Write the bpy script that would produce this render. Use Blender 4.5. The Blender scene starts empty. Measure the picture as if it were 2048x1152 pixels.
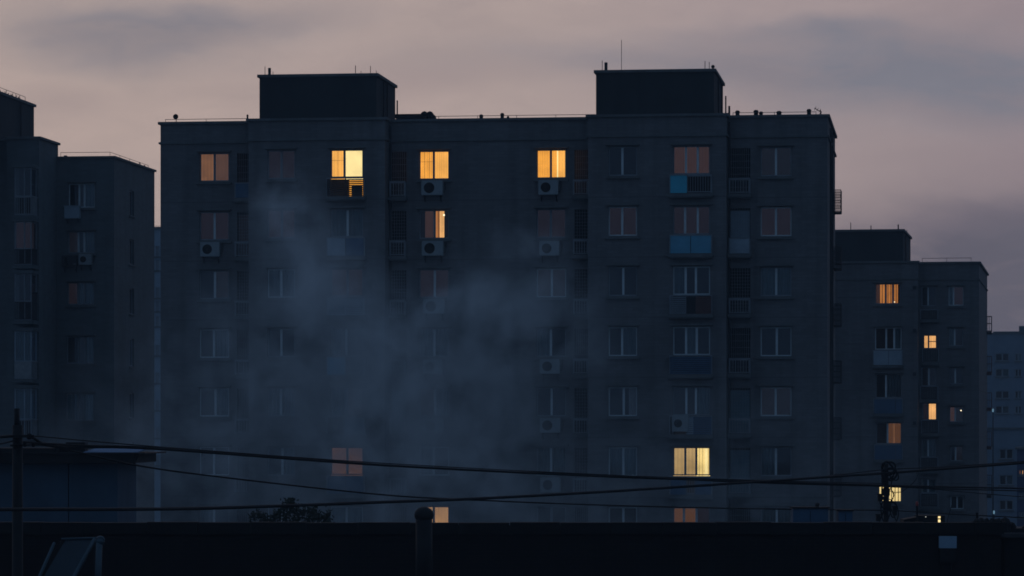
import bpy, bmesh, math, random
from mathutils import Vector
random.seed(11)
R = math.radians
C = bpy.context.scene.collection
F, CX, VH, H = 6800.0, 1024.0, 870.0, 9.8      # focal length in px of a 2048 px frame, principal column, horizon row, eye height

def lin(r, g, b):
    f = lambda c: (c/255/12.92) if c <= 10 else ((c/255+0.055)/1.055)**2.4
    return (f(r), f(g), f(b))
def at(u, v, Y):
    return Vector(((u-CX)/F*Y, Y, H+(VH-v)/F*Y))

# ------------------------------------------------------------------ materials
MATS = {}
def new_mat(name):
    m = bpy.data.materials.new(name); m.use_nodes = True
    nt = m.node_tree; nt.nodes.clear()
    return m, nt, nt.nodes.new('ShaderNodeOutputMaterial')
def N(nt, t, **kw):
    n = nt.nodes.new(t)
    for k, v in kw.items(): setattr(n, k, v)
    return n
def math_n(nt, op, a, b=None, c=None, clamp=False):
    n = N(nt, 'ShaderNodeMath', operation=op, use_clamp=clamp)
    for i, x in enumerate((a, b, c)):
        if x is None: continue
        if isinstance(x, (int, float)): n.inputs[i].default_value = x
        else: nt.links.new(x, n.inputs[i])
    return n.outputs[0]
def mix_col(nt, fac, a, b, mode='MIX'):
    n = N(nt, 'ShaderNodeMix', data_type='RGBA', blend_type=mode)
    for s, x in ((n.inputs[0], fac), (n.inputs[6], a), (n.inputs[7], b)):
        if hasattr(x, 'is_output'): nt.links.new(x, s)
        elif isinstance(x, (int, float)): s.default_value = x
        else: s.default_value = (x[0], x[1], x[2], 1)
    return n.outputs[2]
def surf(name, rgb, rough=0.85, var=0.25, scale=0.6, stain=0.0, metal=0.0, spec=0.3, bump=0.0, joint=None, floor=None):
    if name in MATS: return MATS[name]
    m, nt, out = new_mat(name)
    b = N(nt, 'ShaderNodeBsdfPrincipled')
    tc = N(nt, 'ShaderNodeTexCoord')
    n1 = N(nt, 'ShaderNodeTexNoise'); n1.inputs['Scale'].default_value = scale; n1.inputs['Detail'].default_value = 7; n1.inputs['Roughness'].default_value = 0.65
    nt.links.new(tc.outputs['Object'], n1.inputs['Vector'])
    lo = tuple(c*(1-var) for c in rgb); hi = tuple(c*(1+var) for c in rgb)
    mr = N(nt, 'ShaderNodeMapRange'); mr.inputs[1].default_value = 0.3; mr.inputs[2].default_value = 0.7
    nt.links.new(n1.outputs[0], mr.inputs[0])
    col = mix_col(nt, mr.outputs[0], lo, hi)
    if stain:
        mp = N(nt, 'ShaderNodeMapping'); mp.inputs['Scale'].default_value = (1.6, 1.6, 0.10)
        nt.links.new(tc.outputs['Object'], mp.inputs[0])
        n2 = N(nt, 'ShaderNodeTexNoise'); n2.inputs['Scale'].default_value = 1.0; n2.inputs['Detail'].default_value = 5
        nt.links.new(mp.outputs[0], n2.inputs['Vector'])
        m2 = N(nt, 'ShaderNodeMapRange'); m2.inputs[1].default_value = 0.45; m2.inputs[2].default_value = 0.75
        m2.inputs[3].default_value = 0.0; m2.inputs[4].default_value = stain
        nt.links.new(n2.outputs[0], m2.inputs[0])
        col = mix_col(nt, m2.outputs[0], col, tuple(c*0.45 for c in rgb))
    if joint:                                   # tile or brick courses: (width, height, joint darkness)
        sx = N(nt, 'ShaderNodeSeparateXYZ'); nt.links.new(tc.outputs['Object'], sx.inputs[0])
        cb = N(nt, 'ShaderNodeCombineXYZ')
        nt.links.new(math_n(nt, 'ADD', sx.outputs[0], sx.outputs[1]), cb.inputs[0]); nt.links.new(sx.outputs[2], cb.inputs[1])
        br = N(nt, 'ShaderNodeTexBrick'); nt.links.new(cb.outputs[0], br.inputs['Vector'])
        br.inputs['Scale'].default_value = 1.0
        br.inputs['Brick Width'].default_value = joint[0]; br.inputs['Row Height'].default_value = joint[1]
        br.inputs['Mortar Size'].default_value = joint[1]*0.09; br.inputs['Mortar Smooth'].default_value = 0.3
        br.inputs['Color1'].default_value = (1, 1, 1, 1); br.inputs['Color2'].default_value = (0.82, 0.82, 0.82, 1)
        br.inputs['Mortar'].default_value = (joint[2],)*3+(1,)
        col = mix_col(nt, 1.0, col, br.outputs[0], 'MULTIPLY')
    if floor:                                   # thin construction joint at every storey: (z of one joint, storey height)
        sz = N(nt, 'ShaderNodeSeparateXYZ'); nt.links.new(tc.outputs['Object'], sz.inputs[0])
        ph = math_n(nt, 'FRACT', math_n(nt, 'DIVIDE', math_n(nt, 'SUBTRACT', sz.outputs[2], floor[0]-29.0), floor[1]))
        col = mix_col(nt, math_n(nt, 'MULTIPLY', math_n(nt, 'LESS_THAN', ph, 0.017), 0.45), col, tuple(c*0.4 for c in rgb))
    nt.links.new(col, b.inputs['Base Color'])
    b.inputs['Roughness'].default_value = rough; b.inputs['Metallic'].default_value = metal
    b.inputs['Specular IOR Level'].default_value = spec
    if bump:
        bp = N(nt, 'ShaderNodeBump'); bp.inputs['Strength'].default_value = bump; bp.inputs['Distance'].default_value = 0.02
        n3 = N(nt, 'ShaderNodeTexNoise'); n3.inputs['Scale'].default_value = 9; n3.inputs['Detail'].default_value = 4
        nt.links.new(tc.outputs['Object'], n3.inputs['Vector']); nt.links.new(n3.outputs[0], bp.inputs['Height'])
        nt.links.new(bp.outputs[0], b.inputs['Normal'])
    nt.links.new(b.outputs[0], out.inputs[0])
    MATS[name] = m
    return m
def lamp_cloth(name, srgb, k=1.0, fold=0.25, freq=9.0, soft=0.12):
    """curtain or blind lit from the room behind it: emits, with folds along the cloth"""
    if name in MATS: return MATS[name]
    m, nt, out = new_mat(name)
    tc = N(nt, 'ShaderNodeTexCoord')
    w = N(nt, 'ShaderNodeTexWave', wave_type='BANDS', bands_direction='X')
    w.inputs['Scale'].default_value = freq*0.3; w.inputs['Distortion'].default_value = 2.5; w.inputs['Detail'].default_value = 2
    mp = N(nt, 'ShaderNodeMapping'); mp.inputs['Scale'].default_value = (1, 1, 0.06)
    nt.links.new(tc.outputs['Object'], mp.inputs[0]); nt.links.new(mp.outputs[0], w.inputs['Vector'])
    n = N(nt, 'ShaderNodeTexNoise'); n.inputs['Scale'].default_value = 1.3; n.inputs['Detail'].default_value = 2
    nt.links.new(tc.outputs['Object'], n.inputs['Vector'])
    f1 = math_n(nt, 'MULTIPLY_ADD', w.outputs['Fac'], fold, 1-fold*0.6)
    f2 = math_n(nt, 'MULTIPLY_ADD', n.outputs[0], soft*4, 1-soft*2)  # uneven room light through the cloth, put into the emission
    e = N(nt, 'ShaderNodeEmission'); c = lin(*srgb); e.inputs[0].default_value = (*c, 1)
    nt.links.new(math_n(nt, 'MULTIPLY', math_n(nt, 'MULTIPLY', f1, f2), k), e.inputs[1])
    nt.links.new(e.outputs[0], out.inputs[0])
    m.cycles.emission_sampling = 'FRONT_BACK' if max(srgb) > 110 else 'NONE'
    MATS[name] = m
    return m
def glass():
    m, nt, out = new_mat('window_glass')
    t = N(nt, 'ShaderNodeBsdfTransparent'); t.inputs[0].default_value = (0.91, 0.89, 0.87, 1)
    g = N(nt, 'ShaderNodeBsdfGlossy'); g.inputs['Roughness'].default_value = 0.04; g.inputs[0].default_value = (0.8, 0.9, 1, 1)
    fr = N(nt, 'ShaderNodeFresnel'); fr.inputs[0].default_value = 1.5
    mx = N(nt, 'ShaderNodeMixShader'); nt.links.new(math_n(nt, 'MULTIPLY', fr.outputs[0], 1.6, clamp=True), mx.inputs[0])
    nt.links.new(t.outputs[0], mx.inputs[1]); nt.links.new(g.outputs[0], mx.inputs[2]); nt.links.new(mx.outputs[0], out.inputs[0])
    MATS['glass'] = m
glass()
M_WALL = surf('plaster_wall', (0.148, 0.152, 0.155), 0.9, 0.16, 0.30, stain=0.50, bump=0.3, joint=(0.5, 0.145, 0.80), floor=(24.15, 2.9))
M_WALL_L = surf('plaster_wall_old', (0.118, 0.140, 0.146), 0.9, 0.16, 0.3, stain=0.35, bump=0.3, joint=(0.5, 0.145, 0.9))
M_TRIM = surf('concrete_trim', (0.12, 0.13, 0.13), 0.9, 0.2, 1.2, stain=0.3)
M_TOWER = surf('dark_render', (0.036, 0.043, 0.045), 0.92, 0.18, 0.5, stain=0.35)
M_ROOF = surf('roof_felt', (0.05, 0.05, 0.055), 0.95, 0.3, 0.8)
M_FRAME = surf('window_aluminium', (0.52, 0.59, 0.60), 0.5, 0.12, 3.0)
M_FRAMED = surf('grey_aluminium', (0.20, 0.23, 0.25), 0.5, 0.15, 3.0)
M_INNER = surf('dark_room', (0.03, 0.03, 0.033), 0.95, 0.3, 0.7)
M_IRON = surf('iron_bar', (0.24, 0.26, 0.27), 0.7, 0.2, 4.0)
M_IROND = surf('dark_iron', (0.03, 0.032, 0.035), 0.7, 0.2, 4.0)
M_BLACK = surf('black_rubber', (0.008, 0.008, 0.009), 0.75, 0.2, 4.0)
M_CYAN = surf('cyan_panel', (0.05, 0.42, 0.55), 0.6, 0.12, 1.5)
M_BLUEP = surf('blue_panel', (0.09, 0.31, 0.43), 0.5, 0.12, 1.5)
M_DKBLUE = surf('dark_blue_panel', (0.05, 0.11, 0.18), 0.6, 0.2, 1.5)
M_GREYP = surf('grey_panel', (0.26, 0.33, 0.38), 0.6, 0.15, 1.5)
M_BROWNP = surf('brown_panel', (0.14, 0.075, 0.065), 0.7, 0.2, 1.5)
M_AC = surf('air_conditioner_enamel', (0.25, 0.29, 0.30), 0.55, 0.12, 2.0, stain=0.25)
M_CLOTH_G = surf('grey_curtain', (0.30, 0.31, 0.32), 0.95, 0.15, 2.0)
M_CLOTH_T = surf('teal_curtain', (0.12, 0.20, 0.23), 0.95, 0.15, 2.0)
M_BRICK = surf('dark_brick', (0.012, 0.010, 0.010), 0.95, 0.3, 0.9, stain=0.3, joint=(0.25, 0.085, 1.5))  # brick with its base colour tuned near black
M_COPING = surf('dark_coping', (0.011, 0.011, 0.011), 0.9, 0.3, 0.9)
M_DARKMET = surf('dark_metal', (0.012, 0.012, 0.013), 0.7, 0.3, 2.0)  # near-black base colour for metal parts
M_SHED = surf('shed_panel', (0.055, 0.095, 0.135), 0.8, 0.15, 0.7, stain=0.2)
LIT = {
 'L1': lamp_cloth('lamp_lit_cream', (255, 230, 158), 1.28, 0.0, 5, 0.14),
 'L2': lamp_cloth('lamp_lit_amber', (255, 182, 84), 1.15, 0.14, 9, 0.20),
 'L3': lamp_cloth('lamp_lit_orange', (250, 170, 64), 1.15, 0.38, 12, 0.20),
 'L4': lamp_cloth('lamp_lit_tan', (116, 80, 55), 1.1, 0.2, 6, 0.28),
 'L8': lamp_cloth('lamp_lit_umber', (84, 60, 48), 1.05, 0.10, 6, 0.10),
 'L9': lamp_cloth('lamp_lit_peach', (238, 176, 108), 1.1, 0.15, 6, 0.3),
 'LA': lamp_cloth('lamp_lit_sand', (172, 130, 88), 1.1, 0.12, 6, 0.15),
 'L5': lamp_cloth('lamp_lit_khaki', (176, 146, 96), 1.15, 0.18, 6, 0.25),
 'L6': lamp_cloth('lamp_lit_straw', (246, 214, 134), 1.2, 0.45, 7, 0.25),
 'L7': lamp_cloth('lamp_lit_lemon', (246, 218, 148), 1.15, 0.2, 8, 0.15),
 'O1': lamp_cloth('dim_orange_curtain', (86, 57, 38), 1.0, 0.15, 8, 0.08),
 'O2': lamp_cloth('ember_curtain', (176, 112, 56), 0.95, 0.9, 6, 0.25),
 'W1': lamp_cloth('dim_brown_curtain', (58, 41, 37), 1.0, 0.75, 14, 0.10),
 'W2': lamp_cloth('faint_brown_curtain', (25, 19, 22), 1.0, 0.25, 10, 0.12),
 'W3': lamp_cloth('very_faint_curtain', (16, 16, 20), 1.0, 0.25, 10, 0.12),
 'G': M_CLOTH_G, 'T': M_CLOTH_T}

# ------------------------------------------------------------------ mesh collector
class MB:
    def __init__(s): s.v = []; s.f = []
    def quad(s, a, b, c, d):
        i = len(s.v); s.v += [tuple(a), tuple(b), tuple(c), tuple(d)]; s.f.append((i, i+1, i+2, i+3))
    def box(s, x0, x1, y0, y1, z0, z1):
        i = len(s.v)
        s.v += [(x, y, z) for z in (z0, z1) for y in (y0, y1) for x in (x0, x1)]
        s.f += [tuple(i+k for k in q) for q in ((0,2,3,1), (4,5,7,6), (0,1,5,4), (2,6,7,3), (0,4,6,2), (1,3,7,5))]
    def prism(s, pts, z0, z1):
        i = len(s.v); n = len(pts)
        s.v += [(p[0], p[1], z0) for p in pts]+[(p[0], p[1], z1) for p in pts]
        s.f.append(tuple(i+k for k in reversed(range(n)))); s.f.append(tuple(i+n+k for k in range(n)))
        for k in range(n): j = (k+1) % n; s.f.append((i+k, i+j, i+n+j, i+n+k))
    def tube(s, pts, r, n=6, r1=None):
        pts = [Vector(p) for p in pts]; m = len(pts); rings = []
        for k, p in enumerate(pts):
            t = (pts[min(k+1, m-1)]-pts[max(k-1, 0)]).normalized()
            up = Vector((0, 0, 1)) if abs(t.z) < 0.9 else Vector((1, 0, 0))
            a = t.cross(up).normalized(); b = t.cross(a)
            rr = r if r1 is None else r+(r1-r)*k/(m-1)
            i = len(s.v); rings.append(i)
            s.v += [tuple(p+a*(rr*math.cos(2*math.pi*j/n))+b*(rr*math.sin(2*math.pi*j/n))) for j in range(n)]
        for k in range(m-1):
            for j in range(n):
                q = (j+1) % n; s.f.append((rings[k]+j, rings[k]+q, rings[k+1]+q, rings[k+1]+j))
        s.f.append(tuple(rings[0]+j for j in reversed(range(n)))); s.f.append(tuple(rings[-1]+j for j in range(n)))
    def lathe(s, cx, cy, prof, n=20):
        i0 = len(s.v)
        for r, z in prof:
            s.v += [(cx+r*math.cos(2*math.pi*j/n), cy+r*math.sin(2*math.pi*j/n), z) for j in range(n)]
        for k in range(len(prof)-1):
            for j in range(n):
                q = (j+1) % n; s.f.append((i0+k*n+j, i0+k*n+q, i0+(k+1)*n+q, i0+(k+1)*n+j))
        s.f.append(tuple(i0+j for j in reversed(range(n)))); e = i0+(len(prof)-1)*n; s.f.append(tuple(e+j for j in range(n)))
    def ring(s, c, r, t, axis='y', n=24, m=6):
        pts = []
        for k in range(n+1):
            a = 2*math.pi*k/n
            o = {'y': (r*math.cos(a), 0, r*math.sin(a)), 'x': (0, r*math.cos(a), r*math.sin(a)), 'z': (r*math.cos(a), r*math.sin(a), 0)}[axis]
            pts.append((c[0]+o[0], c[1]+o[1], c[2]+o[2]))
        s.tube(pts, t, m)
    def facade(s, o, ax, inn, a0, a1, z0, z1, holes, rev=0.2):
        """wall in the vertical plane o + a*ax, with real openings and reveals going in along inn"""
        A = sorted({a0, a1, *[x for h in holes for x in h[:2]]}); Z = sorted({z0, z1, *[x for h in holes for x in h[2:]]})
        P = lambda a, z, k=0.0: (o[0]+ax[0]*a+inn[0]*k, o[1]+ax[1]*a+inn[1]*k, z)
        for i in range(len(A)-1):
            for j in range(len(Z)-1):
                am, zm = (A[i]+A[i+1])/2, (Z[j]+Z[j+1])/2
                if not (a0 <= am <= a1 and z0 <= zm <= z1) or any(h[0] < am < h[1] and h[2] < zm < h[3] for h in holes): continue
                s.quad(P(A[i], Z[j]), P(A[i+1], Z[j]), P(A[i+1], Z[j+1]), P(A[i], Z[j+1]))
        for h in holes:
            l, r, b, t = h
            s.quad(P(l, b), P(l, b, rev), P(l, t, rev), P(l, t)); s.quad(P(r, b, rev), P(r, b), P(r, t), P(r, t, rev))
            s.quad(P(l, b), P(r, b), P(r, b, rev), P(l, b, rev)); s.quad(P(l, t, rev), P(r, t, rev), P(r, t), P(l, t))
    def build(s, name, mat, parent=None, smooth=False, label=None):
        me = bpy.data.meshes.new(name); me.from_pydata(s.v, [], s.f); me.update()
        bm = bmesh.new(); bm.from_mesh(me); bmesh.ops.recalc_face_normals(bm, faces=bm.faces[:]) if not s.__dict__.get('raw') else None
        bm.to_mesh(me); bm.free()
        me.materials.append(mat)
        if smooth:
            for p in me.polygons: p.use_smooth = True
        o = bpy.data.objects.new(name, me); C.objects.link(o); o.parent = parent
        if label: o['label'] = label
        return o
def tag(o, label, cat, group=None, kind=None):
    o['label'] = label; o['category'] = cat
    if group: o['group'] = group
    if kind: o['kind'] = kind
    return o
def thing(name, label, cat, loc=(0, 0, 0), rz=0.0, group=None):
    o = bpy.data.objects.new(name, None); C.objects.link(o); o.empty_display_size = 0.3
    o.location = loc; o.rotation_euler = (0, 0, rz)
    return tag(o, label, cat, group)

# ------------------------------------------------------------------ building frame: s along the front (right), d into the depth, z up
class Block:
    def __init__(b, name, label, cat, u0, D0, vpx, wall_mat):
        b.th = math.atan((vpx-CX)/F); b.c, b.n = math.cos(b.th), math.sin(b.th)
        b.ox, b.oy = (u0-CX)/F*D0, D0
        b.root = thing(name, label, cat, (b.ox, b.oy, 0), -b.th)
        b.wm = wall_mat; b.planes = {}; b.inner = MB()
    def s_of(b, u, d):
        k = (u-CX)/F; return (k*(b.oy+d*b.c)-b.ox-d*b.n)/(b.c+k*b.n)
    def d_of(b, u, s):
        k = (u-CX)/F; return (k*(b.oy-s*b.n)-b.ox-s*b.c)/(b.n-k*b.c)
    def z_of(b, v, s, d): return H+(VH-v)/F*(b.oy-s*b.n+d*b.c)
    def wpos(b, s, d, z): return (b.ox+s*b.c+d*b.n, b.oy-s*b.n+d*b.c, z)
    def plane(b, key, s0, s1, d, z0, z1): b.planes[key] = dict(s0=s0, s1=s1, d=d, z0=z0, z1=z1, holes=[])
    def rect(b, key, u0, u1, v0, v1):
        d = b.planes[key]['d']; s0, s1 = b.s_of(u0, d), b.s_of(u1, d); sm = (s0+s1)/2
        return s0, s1, b.z_of(v1, sm, d), b.z_of(v0, sm, d)
    def window(b, key, s0, s1, z0, z1, panes, mull=None, sill=True, visor=True, hole_z0=None, frame=None, bars=None, curtain_d=0.30, trans=None, fw=0.055):
        """window > pane, curtain, sill, visor (local mesh data in the block's own axes)"""
        p = b.planes[key]; d = p['d']
        p['holes'].append((s0, s1, hole_z0 if hole_z0 is not None else z0, z1))
        w = s1-s0; n = len(panes)
        mull = mull or [(i+1)/n for i in range(n-1)]
        xs = [s0]+[s0+w*m for m in mull]+[s1]
        y0, y1 = d+0.11, d+0.17
        fm = MB()
        fm.box(s0, s1, y0, y1, z1-fw, z1); fm.box(s0, s1, y0, y1, z0, z0+fw)
        fm.box(s0, s0+fw, y0, y1, z0+fw, z1-fw); fm.box(s1-fw, s1, y0, y1, z0+fw, z1-fw)
        if trans:                                # a cross bar in one light: (light, height fraction)
            i, tf = trans; zz = z0+(z1-z0)*tf; fm.box(xs[i]+fw, xs[i+1]-fw, y0+0.005, y1-0.005, zz-0.025, zz+0.025)
        win = fm.build('window', M_FRAMED if frame is M_FRAMED or random.random() < (0.35 if frame is M_FRAME else 0.75) else M_FRAME, b.root)
        for x in xs[1:-1]:
            mu = MB(); mu.box(x-fw*0.95, x+fw*0.95, y0-0.01, y1-0.003, z0+fw+0.001, z1-fw-0.001); mu.build('mullion', frame or M_FRAME, win)
        g = MB()
        for i in range(n):
            g.quad((xs[i]+0.02, d+0.14, z0+0.03), (xs[i+1]-0.02, d+0.14, z0+0.03), (xs[i+1]-0.02, d+0.14, z1-0.03), (xs[i]+0.02, d+0.14, z1-0.03))
        g.build('pane', MATS['glass'], win)
        for i, mname in [(i, q) for i, it in enumerate(panes) for q in (it if isinstance(it, list) else [it])]:
            if mname in (None, 'N'): continue
            f0, f1 = 0.0, 1.0
            if isinstance(mname, tuple): mname, f0, f1 = mname
            a0 = xs[i]+(xs[i+1]-xs[i])*f0-(0.1 if f0 == 0 else 0); a1 = xs[i]+(xs[i+1]-xs[i])*f1+(0.1 if f1 == 1 else 0)
            if 0 < i and f0 == 0: a0 = xs[i]
            if i < n-1 and f1 == 1: a1 = xs[i+1]
            cm = MB(); k = max(8, int((a1-a0)/0.035)); cd = d+curtain_d
            ph = random.random()*6
            pr = [(a0+(a1-a0)*j/k, cd+0.022*math.sin(j*1.25+ph)+0.012*math.sin(j*0.47+ph*2)) for j in range(k+1)]
            for j in range(k):
                cm.quad((*pr[j], z0-0.06), (*pr[j+1], z0-0.06), (*pr[j+1], z1+0.06), (*pr[j], z1+0.06))
            cm.build('curtain', LIT[mname], win)
        if bars:                                 # fixed bars seen against the light
            bm_ = MB()
            i, cnt = bars[:2]; bt = bars[2] if len(bars) > 2 else 0.007
            for j in range(1, cnt):
                x = xs[i]+(xs[i+1]-xs[i])*j/cnt; bm_.box(x-bt, x+bt, d+0.18, d+0.19, z0, z1)
            zz = z0+(z1-z0)*0.62; bm_.box(xs[i]+0.03, xs[i+1]-0.04, d+0.175, d+0.179, zz, zz+0.012)
            bm_.build('bar', M_IROND, win)
        if sill:
            t = MB(); t.box(s0-0.13, s1+0.13, d-0.13, d-0.003, z0-0.15, z0-0.04); t.box(s0, s1, d-0.002, d+0.108, z0-0.04, z0-0.004)
            t.build('sill', M_TRIM, win)
        if visor:
            t = MB(); t.box(s0-0.12, s1+0.12, d-0.22, d-0.003, z1+0.05, z1+0.12); t.build('visor', M_TRIM, win)
        return win
    def infill(b, root, kind, x0, x1, y, z0, z1, mat=None):
        m = MB()
        if kind == 'bars':
            m.box(x0, x1, y-0.02, y+0.02, z1-0.05, z1); m.box(x0, x1, y-0.015, y+0.015, z0+0.03, z0+0.07)
            n = max(2, int((x1-x0)/0.12))
            for i in range(n+1):
                x = x0+(x1-x0-0.025)*i/n; m.box(x, x+0.025, y-0.0125, y+0.0125, z0+0.07, z1-0.05)
            return m.build('railing', mat or M_IRON, root)
        if kind == 'louver':
            n = 9; hgt = (z1-z0)/n
            for i in range(n):
                za = z0+i*hgt; j = len(m.v)
                m.v += [(x0, y-0.035, za), (x1, y-0.035, za), (x1, y+0.02, za+hgt*0.72), (x0, y+0.02, za+hgt*0.72),
                        (x0, y-0.022, za-0.0), (x1, y-0.022, za), (x1, y+0.033, za+hgt*0.72), (x0, y+0.033, za+hgt*0.72)]
                m.f += [tuple(j+q for q in f) for f in ((0,1,2,3), (7,6,5,4), (0,4,5,1), (3,2,6,7), (0,3,7,4), (1,5,6,2))]
            for x in (x0-0.02, x1-0.01): m.box(x, x+0.03, y-0.04, y+0.04, z0, z1)
            return m.build('louver', mat or M_FRAMED, root)
        if kind == 'panel':
            m.box(x0, x1, y-0.015, y+0.015, z0, z1); m.box(x0, x1, y-0.03, y-0.016, z0+0.16, z0+0.19)
            return m.build('panel', mat or M_BLUEP, root)
        if kind == 'glassrail':
            m.box(x0, x1, y-0.03, y+0.03, z1-0.05, z1); m.box((x0+x1)/2-0.02, (x0+x1)/2+0.02, y-0.02, y+0.02, z0, z1-0.05)
            return m.build('railing', mat or M_FRAMED, root)
    def balcony(b, key, s0, s1, zt, zb, kinds, proj=0.28, ends=True):
        """projecting slab with a row of rail panels; kinds = [(share, kind, material)]"""
        d = b.planes[key]['d']; y = d-proj+0.05
        m = MB(); m.box(s0-0.1, s1+0.1, d-proj-0.05, d-0.003, zb-0.16, zb); m.box(s0-0.05, s1+0.05, d-proj, d-0.003, zb-0.22, zb-0.163)
        bal = m.build('balcony', M_TRIM, b.root)
        tot = sum(k[0] for k in kinds); x = s0
        for sh, kind, mat in kinds:
            x1 = x+(s1-s0)*sh/tot
            if kind: b.infill(bal, kind, x+0.015, x1-0.015, y, zb+0.02, zt, mat)
            x = x1
        if ends:
            e = MB(); e.box(s0-0.04, s1+0.04, y-0.035, y+0.035, zt+0.003, zt+0.05)
            for xx in (s0-0.04, s1): e.box(xx, xx+0.04, y, d-0.003, zb+0.02, zt)
            e.build('handrail', M_FRAMED, bal)
        return bal
    def grille(b, key, s0, s1, z0, z1, cell=(0.105, 0.13), mat=None, door=None):
        """tall barred opening"""
        p = b.planes[key]; d = p['d']; p['holes'].append((s0, s1, z0, z1))
        m = MB(); nx = max(2, int(round((s1-s0)/cell[0]))); nz = int(round((z1-z0)/cell[1]))
        for i in range(nx+1):
            x = s0+(s1-s0)*i/nx; m.box(x-0.007, x+0.007, d+0.02, d+0.034, z0, z1)
        for j in range(nz+1):
            z = z0+(z1-z0)*j/nz; m.box(s0, s1, d+0.035, d+0.045, z-0.006, z+0.006)
        g = m.build('grille', mat or M_IRON, b.root)
        if door:
            q = MB(); q.box(s0+0.04, s1-0.04, d+0.16, d+0.2, z0, z1-0.12); q.box((s0+s1)/2-0.03, (s0+s1)/2+0.03, d+0.13, d+0.158, z0, z1-0.12)
            q.build('door', door, g)
        return g
    def wire_rail(b, pts, z, hgt=0.26, every=1.9):
        m = MB()
        for (s0, d0), (s1, d1) in zip(pts, pts[1:]):
            L = math.hypot(s1-s0, d1-d0); n = max(1, round(L/every))
            m.tube([(s0, d0, z+hgt), (s1, d1, z+hgt)], 0.014, 5)
            for i in range(n+1):
                s, d = s0+(s1-s0)*i/n, d0+(d1-d0)*i/n; m.tube([(s, d, z-0.05), (s, d, z+hgt+0.02)], 0.013, 5)
        return m.build('roof_rail', M_IROND, b.root)
    def finish(b, extra=None):
        w = MB()
        for p in b.planes.values(): w.facade((0, p['d']), (1, 0), (0, 1), p['s0'], p['s1'], p['z0'], p['z1'], p['holes'])
        if extra: extra(w)
        w.build('wall', b.wm, b.root)
        if b.inner.v: b.inner.build('room_wall', M_INNER, b.root)

def ac_unit(block, key, u0, u1, v0, label, hgt=0.72, off=0.10, group='outdoor air conditioner units'):
    """outdoor unit on a bracket: casing > vent, fan_guard; bracket; hose"""
    d = block.planes[key]['d']; s0, s1 = block.s_of(u0, d-0.3), block.s_of(u1, d-0.3); w = s1-s0
    zt = block.z_of(v0, s0, d-0.4); z0 = zt-hgt
    x, y, z = block.wpos(s0, d-off, z0)
    t = thing('air_conditioner', label, 'air conditioner', (x, y, z), -block.th, group)
    dep = 0.32
    me = bpy.data.meshes.new('casing'); bm = bmesh.new(); bmesh.ops.create_cube(bm, size=1)
    for v in bm.verts: v.co = ((v.co.x+0.5)*w, (v.co.y-0.5)*dep, (v.co.z+0.5)*hgt)
    bmesh.ops.bevel(bm, geom=bm.edges[:], offset=0.025, segments=2, affect='EDGES'); bm.to_mesh(me); bm.free()
    me.materials.append(M_AC); cs = bpy.data.objects.new('casing', me); C.objects.link(cs); cs.parent = t
    r = min(w*0.5, hgt)*0.43*1.12; cx, cz = w*0.37, hgt*0.5
    m = MB(); n = 28
    i = len(m.v); m.v += [(cx+r*math.cos(2*math.pi*k/n), -dep-0.004, cz+r*math.sin(2*math.pi*k/n)) for k in range(n)]; m.f.append(tuple(range(n)))
    m.build('fan_opening', M_BLACK, cs)
    m = MB()
    for q in (1.0, 0.78, 0.56, 0.34, 0.14): m.ring((cx, -dep-0.018, cz), r*q, 0.006, 'y', 24, 4)
    for k in range(6):
        a = math.pi*k/3; m.tube([(cx, -dep-0.02, cz), (cx+r*math.cos(a), -dep-0.02, cz+r*math.sin(a))], 0.006, 4)
    m.build('fan_guard', M_IROND, t)
    m = MB(); m.box(w*0.78, w*0.95, -dep-0.006, -dep-0.001, hgt*0.2, hgt*0.26); m.build('badge', M_FRAMED, cs)
    m = MB()
    for q in (0.12, 0.88):
        m.box(w*q-0.02, w*q+0.02, -dep-0.02, off-0.003, -0.045, -0.004)
        m.tube([(w*q, -dep*0.8, -0.05), (w*q, off-0.02, -0.30)], 0.016, 5); m.box(w*q-0.02, w*q+0.02, off-0.03, off-0.003, -0.32, -0.05)
    m.build('bracket', M_IROND, t)
    m = MB(); m.tube([(w-0.02, -dep*0.5, hgt*0.25), (w+0.07, -dep*0.5, hgt*0.2), (w+0.10, -0.02, hgt*0.5), (w+0.08, off-0.02, hgt*0.95)], 0.022, 6); m.build('hose', M_IROND, t)
    return t

# ================================================================== MAIN APARTMENT BUILDING
mb = Block('apartment_building', 'largest grey apartment block in the middle, with two stair towers on its roof', 'building', 1655, 164.0, 1880, M_WALL)
PX = F/164.0
ZT = H+(VH-228.5)/PX-0.13; ZM = H+(VH-272)/PX; ROW0 = H+(VH-293)/PX; RS = 2.9
DB = -1.2; DEP = 12.0
sA = mb.s_of(321, 0); b0, b1 = mb.s_of(497, DB), mb.s_of(770, DB); d0, d1 = mb.s_of(1176, DB), mb.s_of(1452, DB)
mb.plane('A', sA, b0, 0, 0, ZT); mb.plane('B', b0, b1, DB, 0, ZT); mb.plane('C', b1, d0, 0, 0, ZT)
mb.plane('D', d0, d1, DB, 0, ZT); mb.plane('E', d1, 0, 0, 0, ZT)
COLS = {'A': ('A', 399, 458), 'B1': ('B', 535, 590), 'B2': ('B', 661, 726), 'C1': ('C', 838, 898), 'C2': ('C', 1073, 1132),
        'D1': ('D', 1217, 1274), 'D2': ('D', 1346, 1420), 'E1': ('E', 1521, 1583)}
T_ = 'T'
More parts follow.
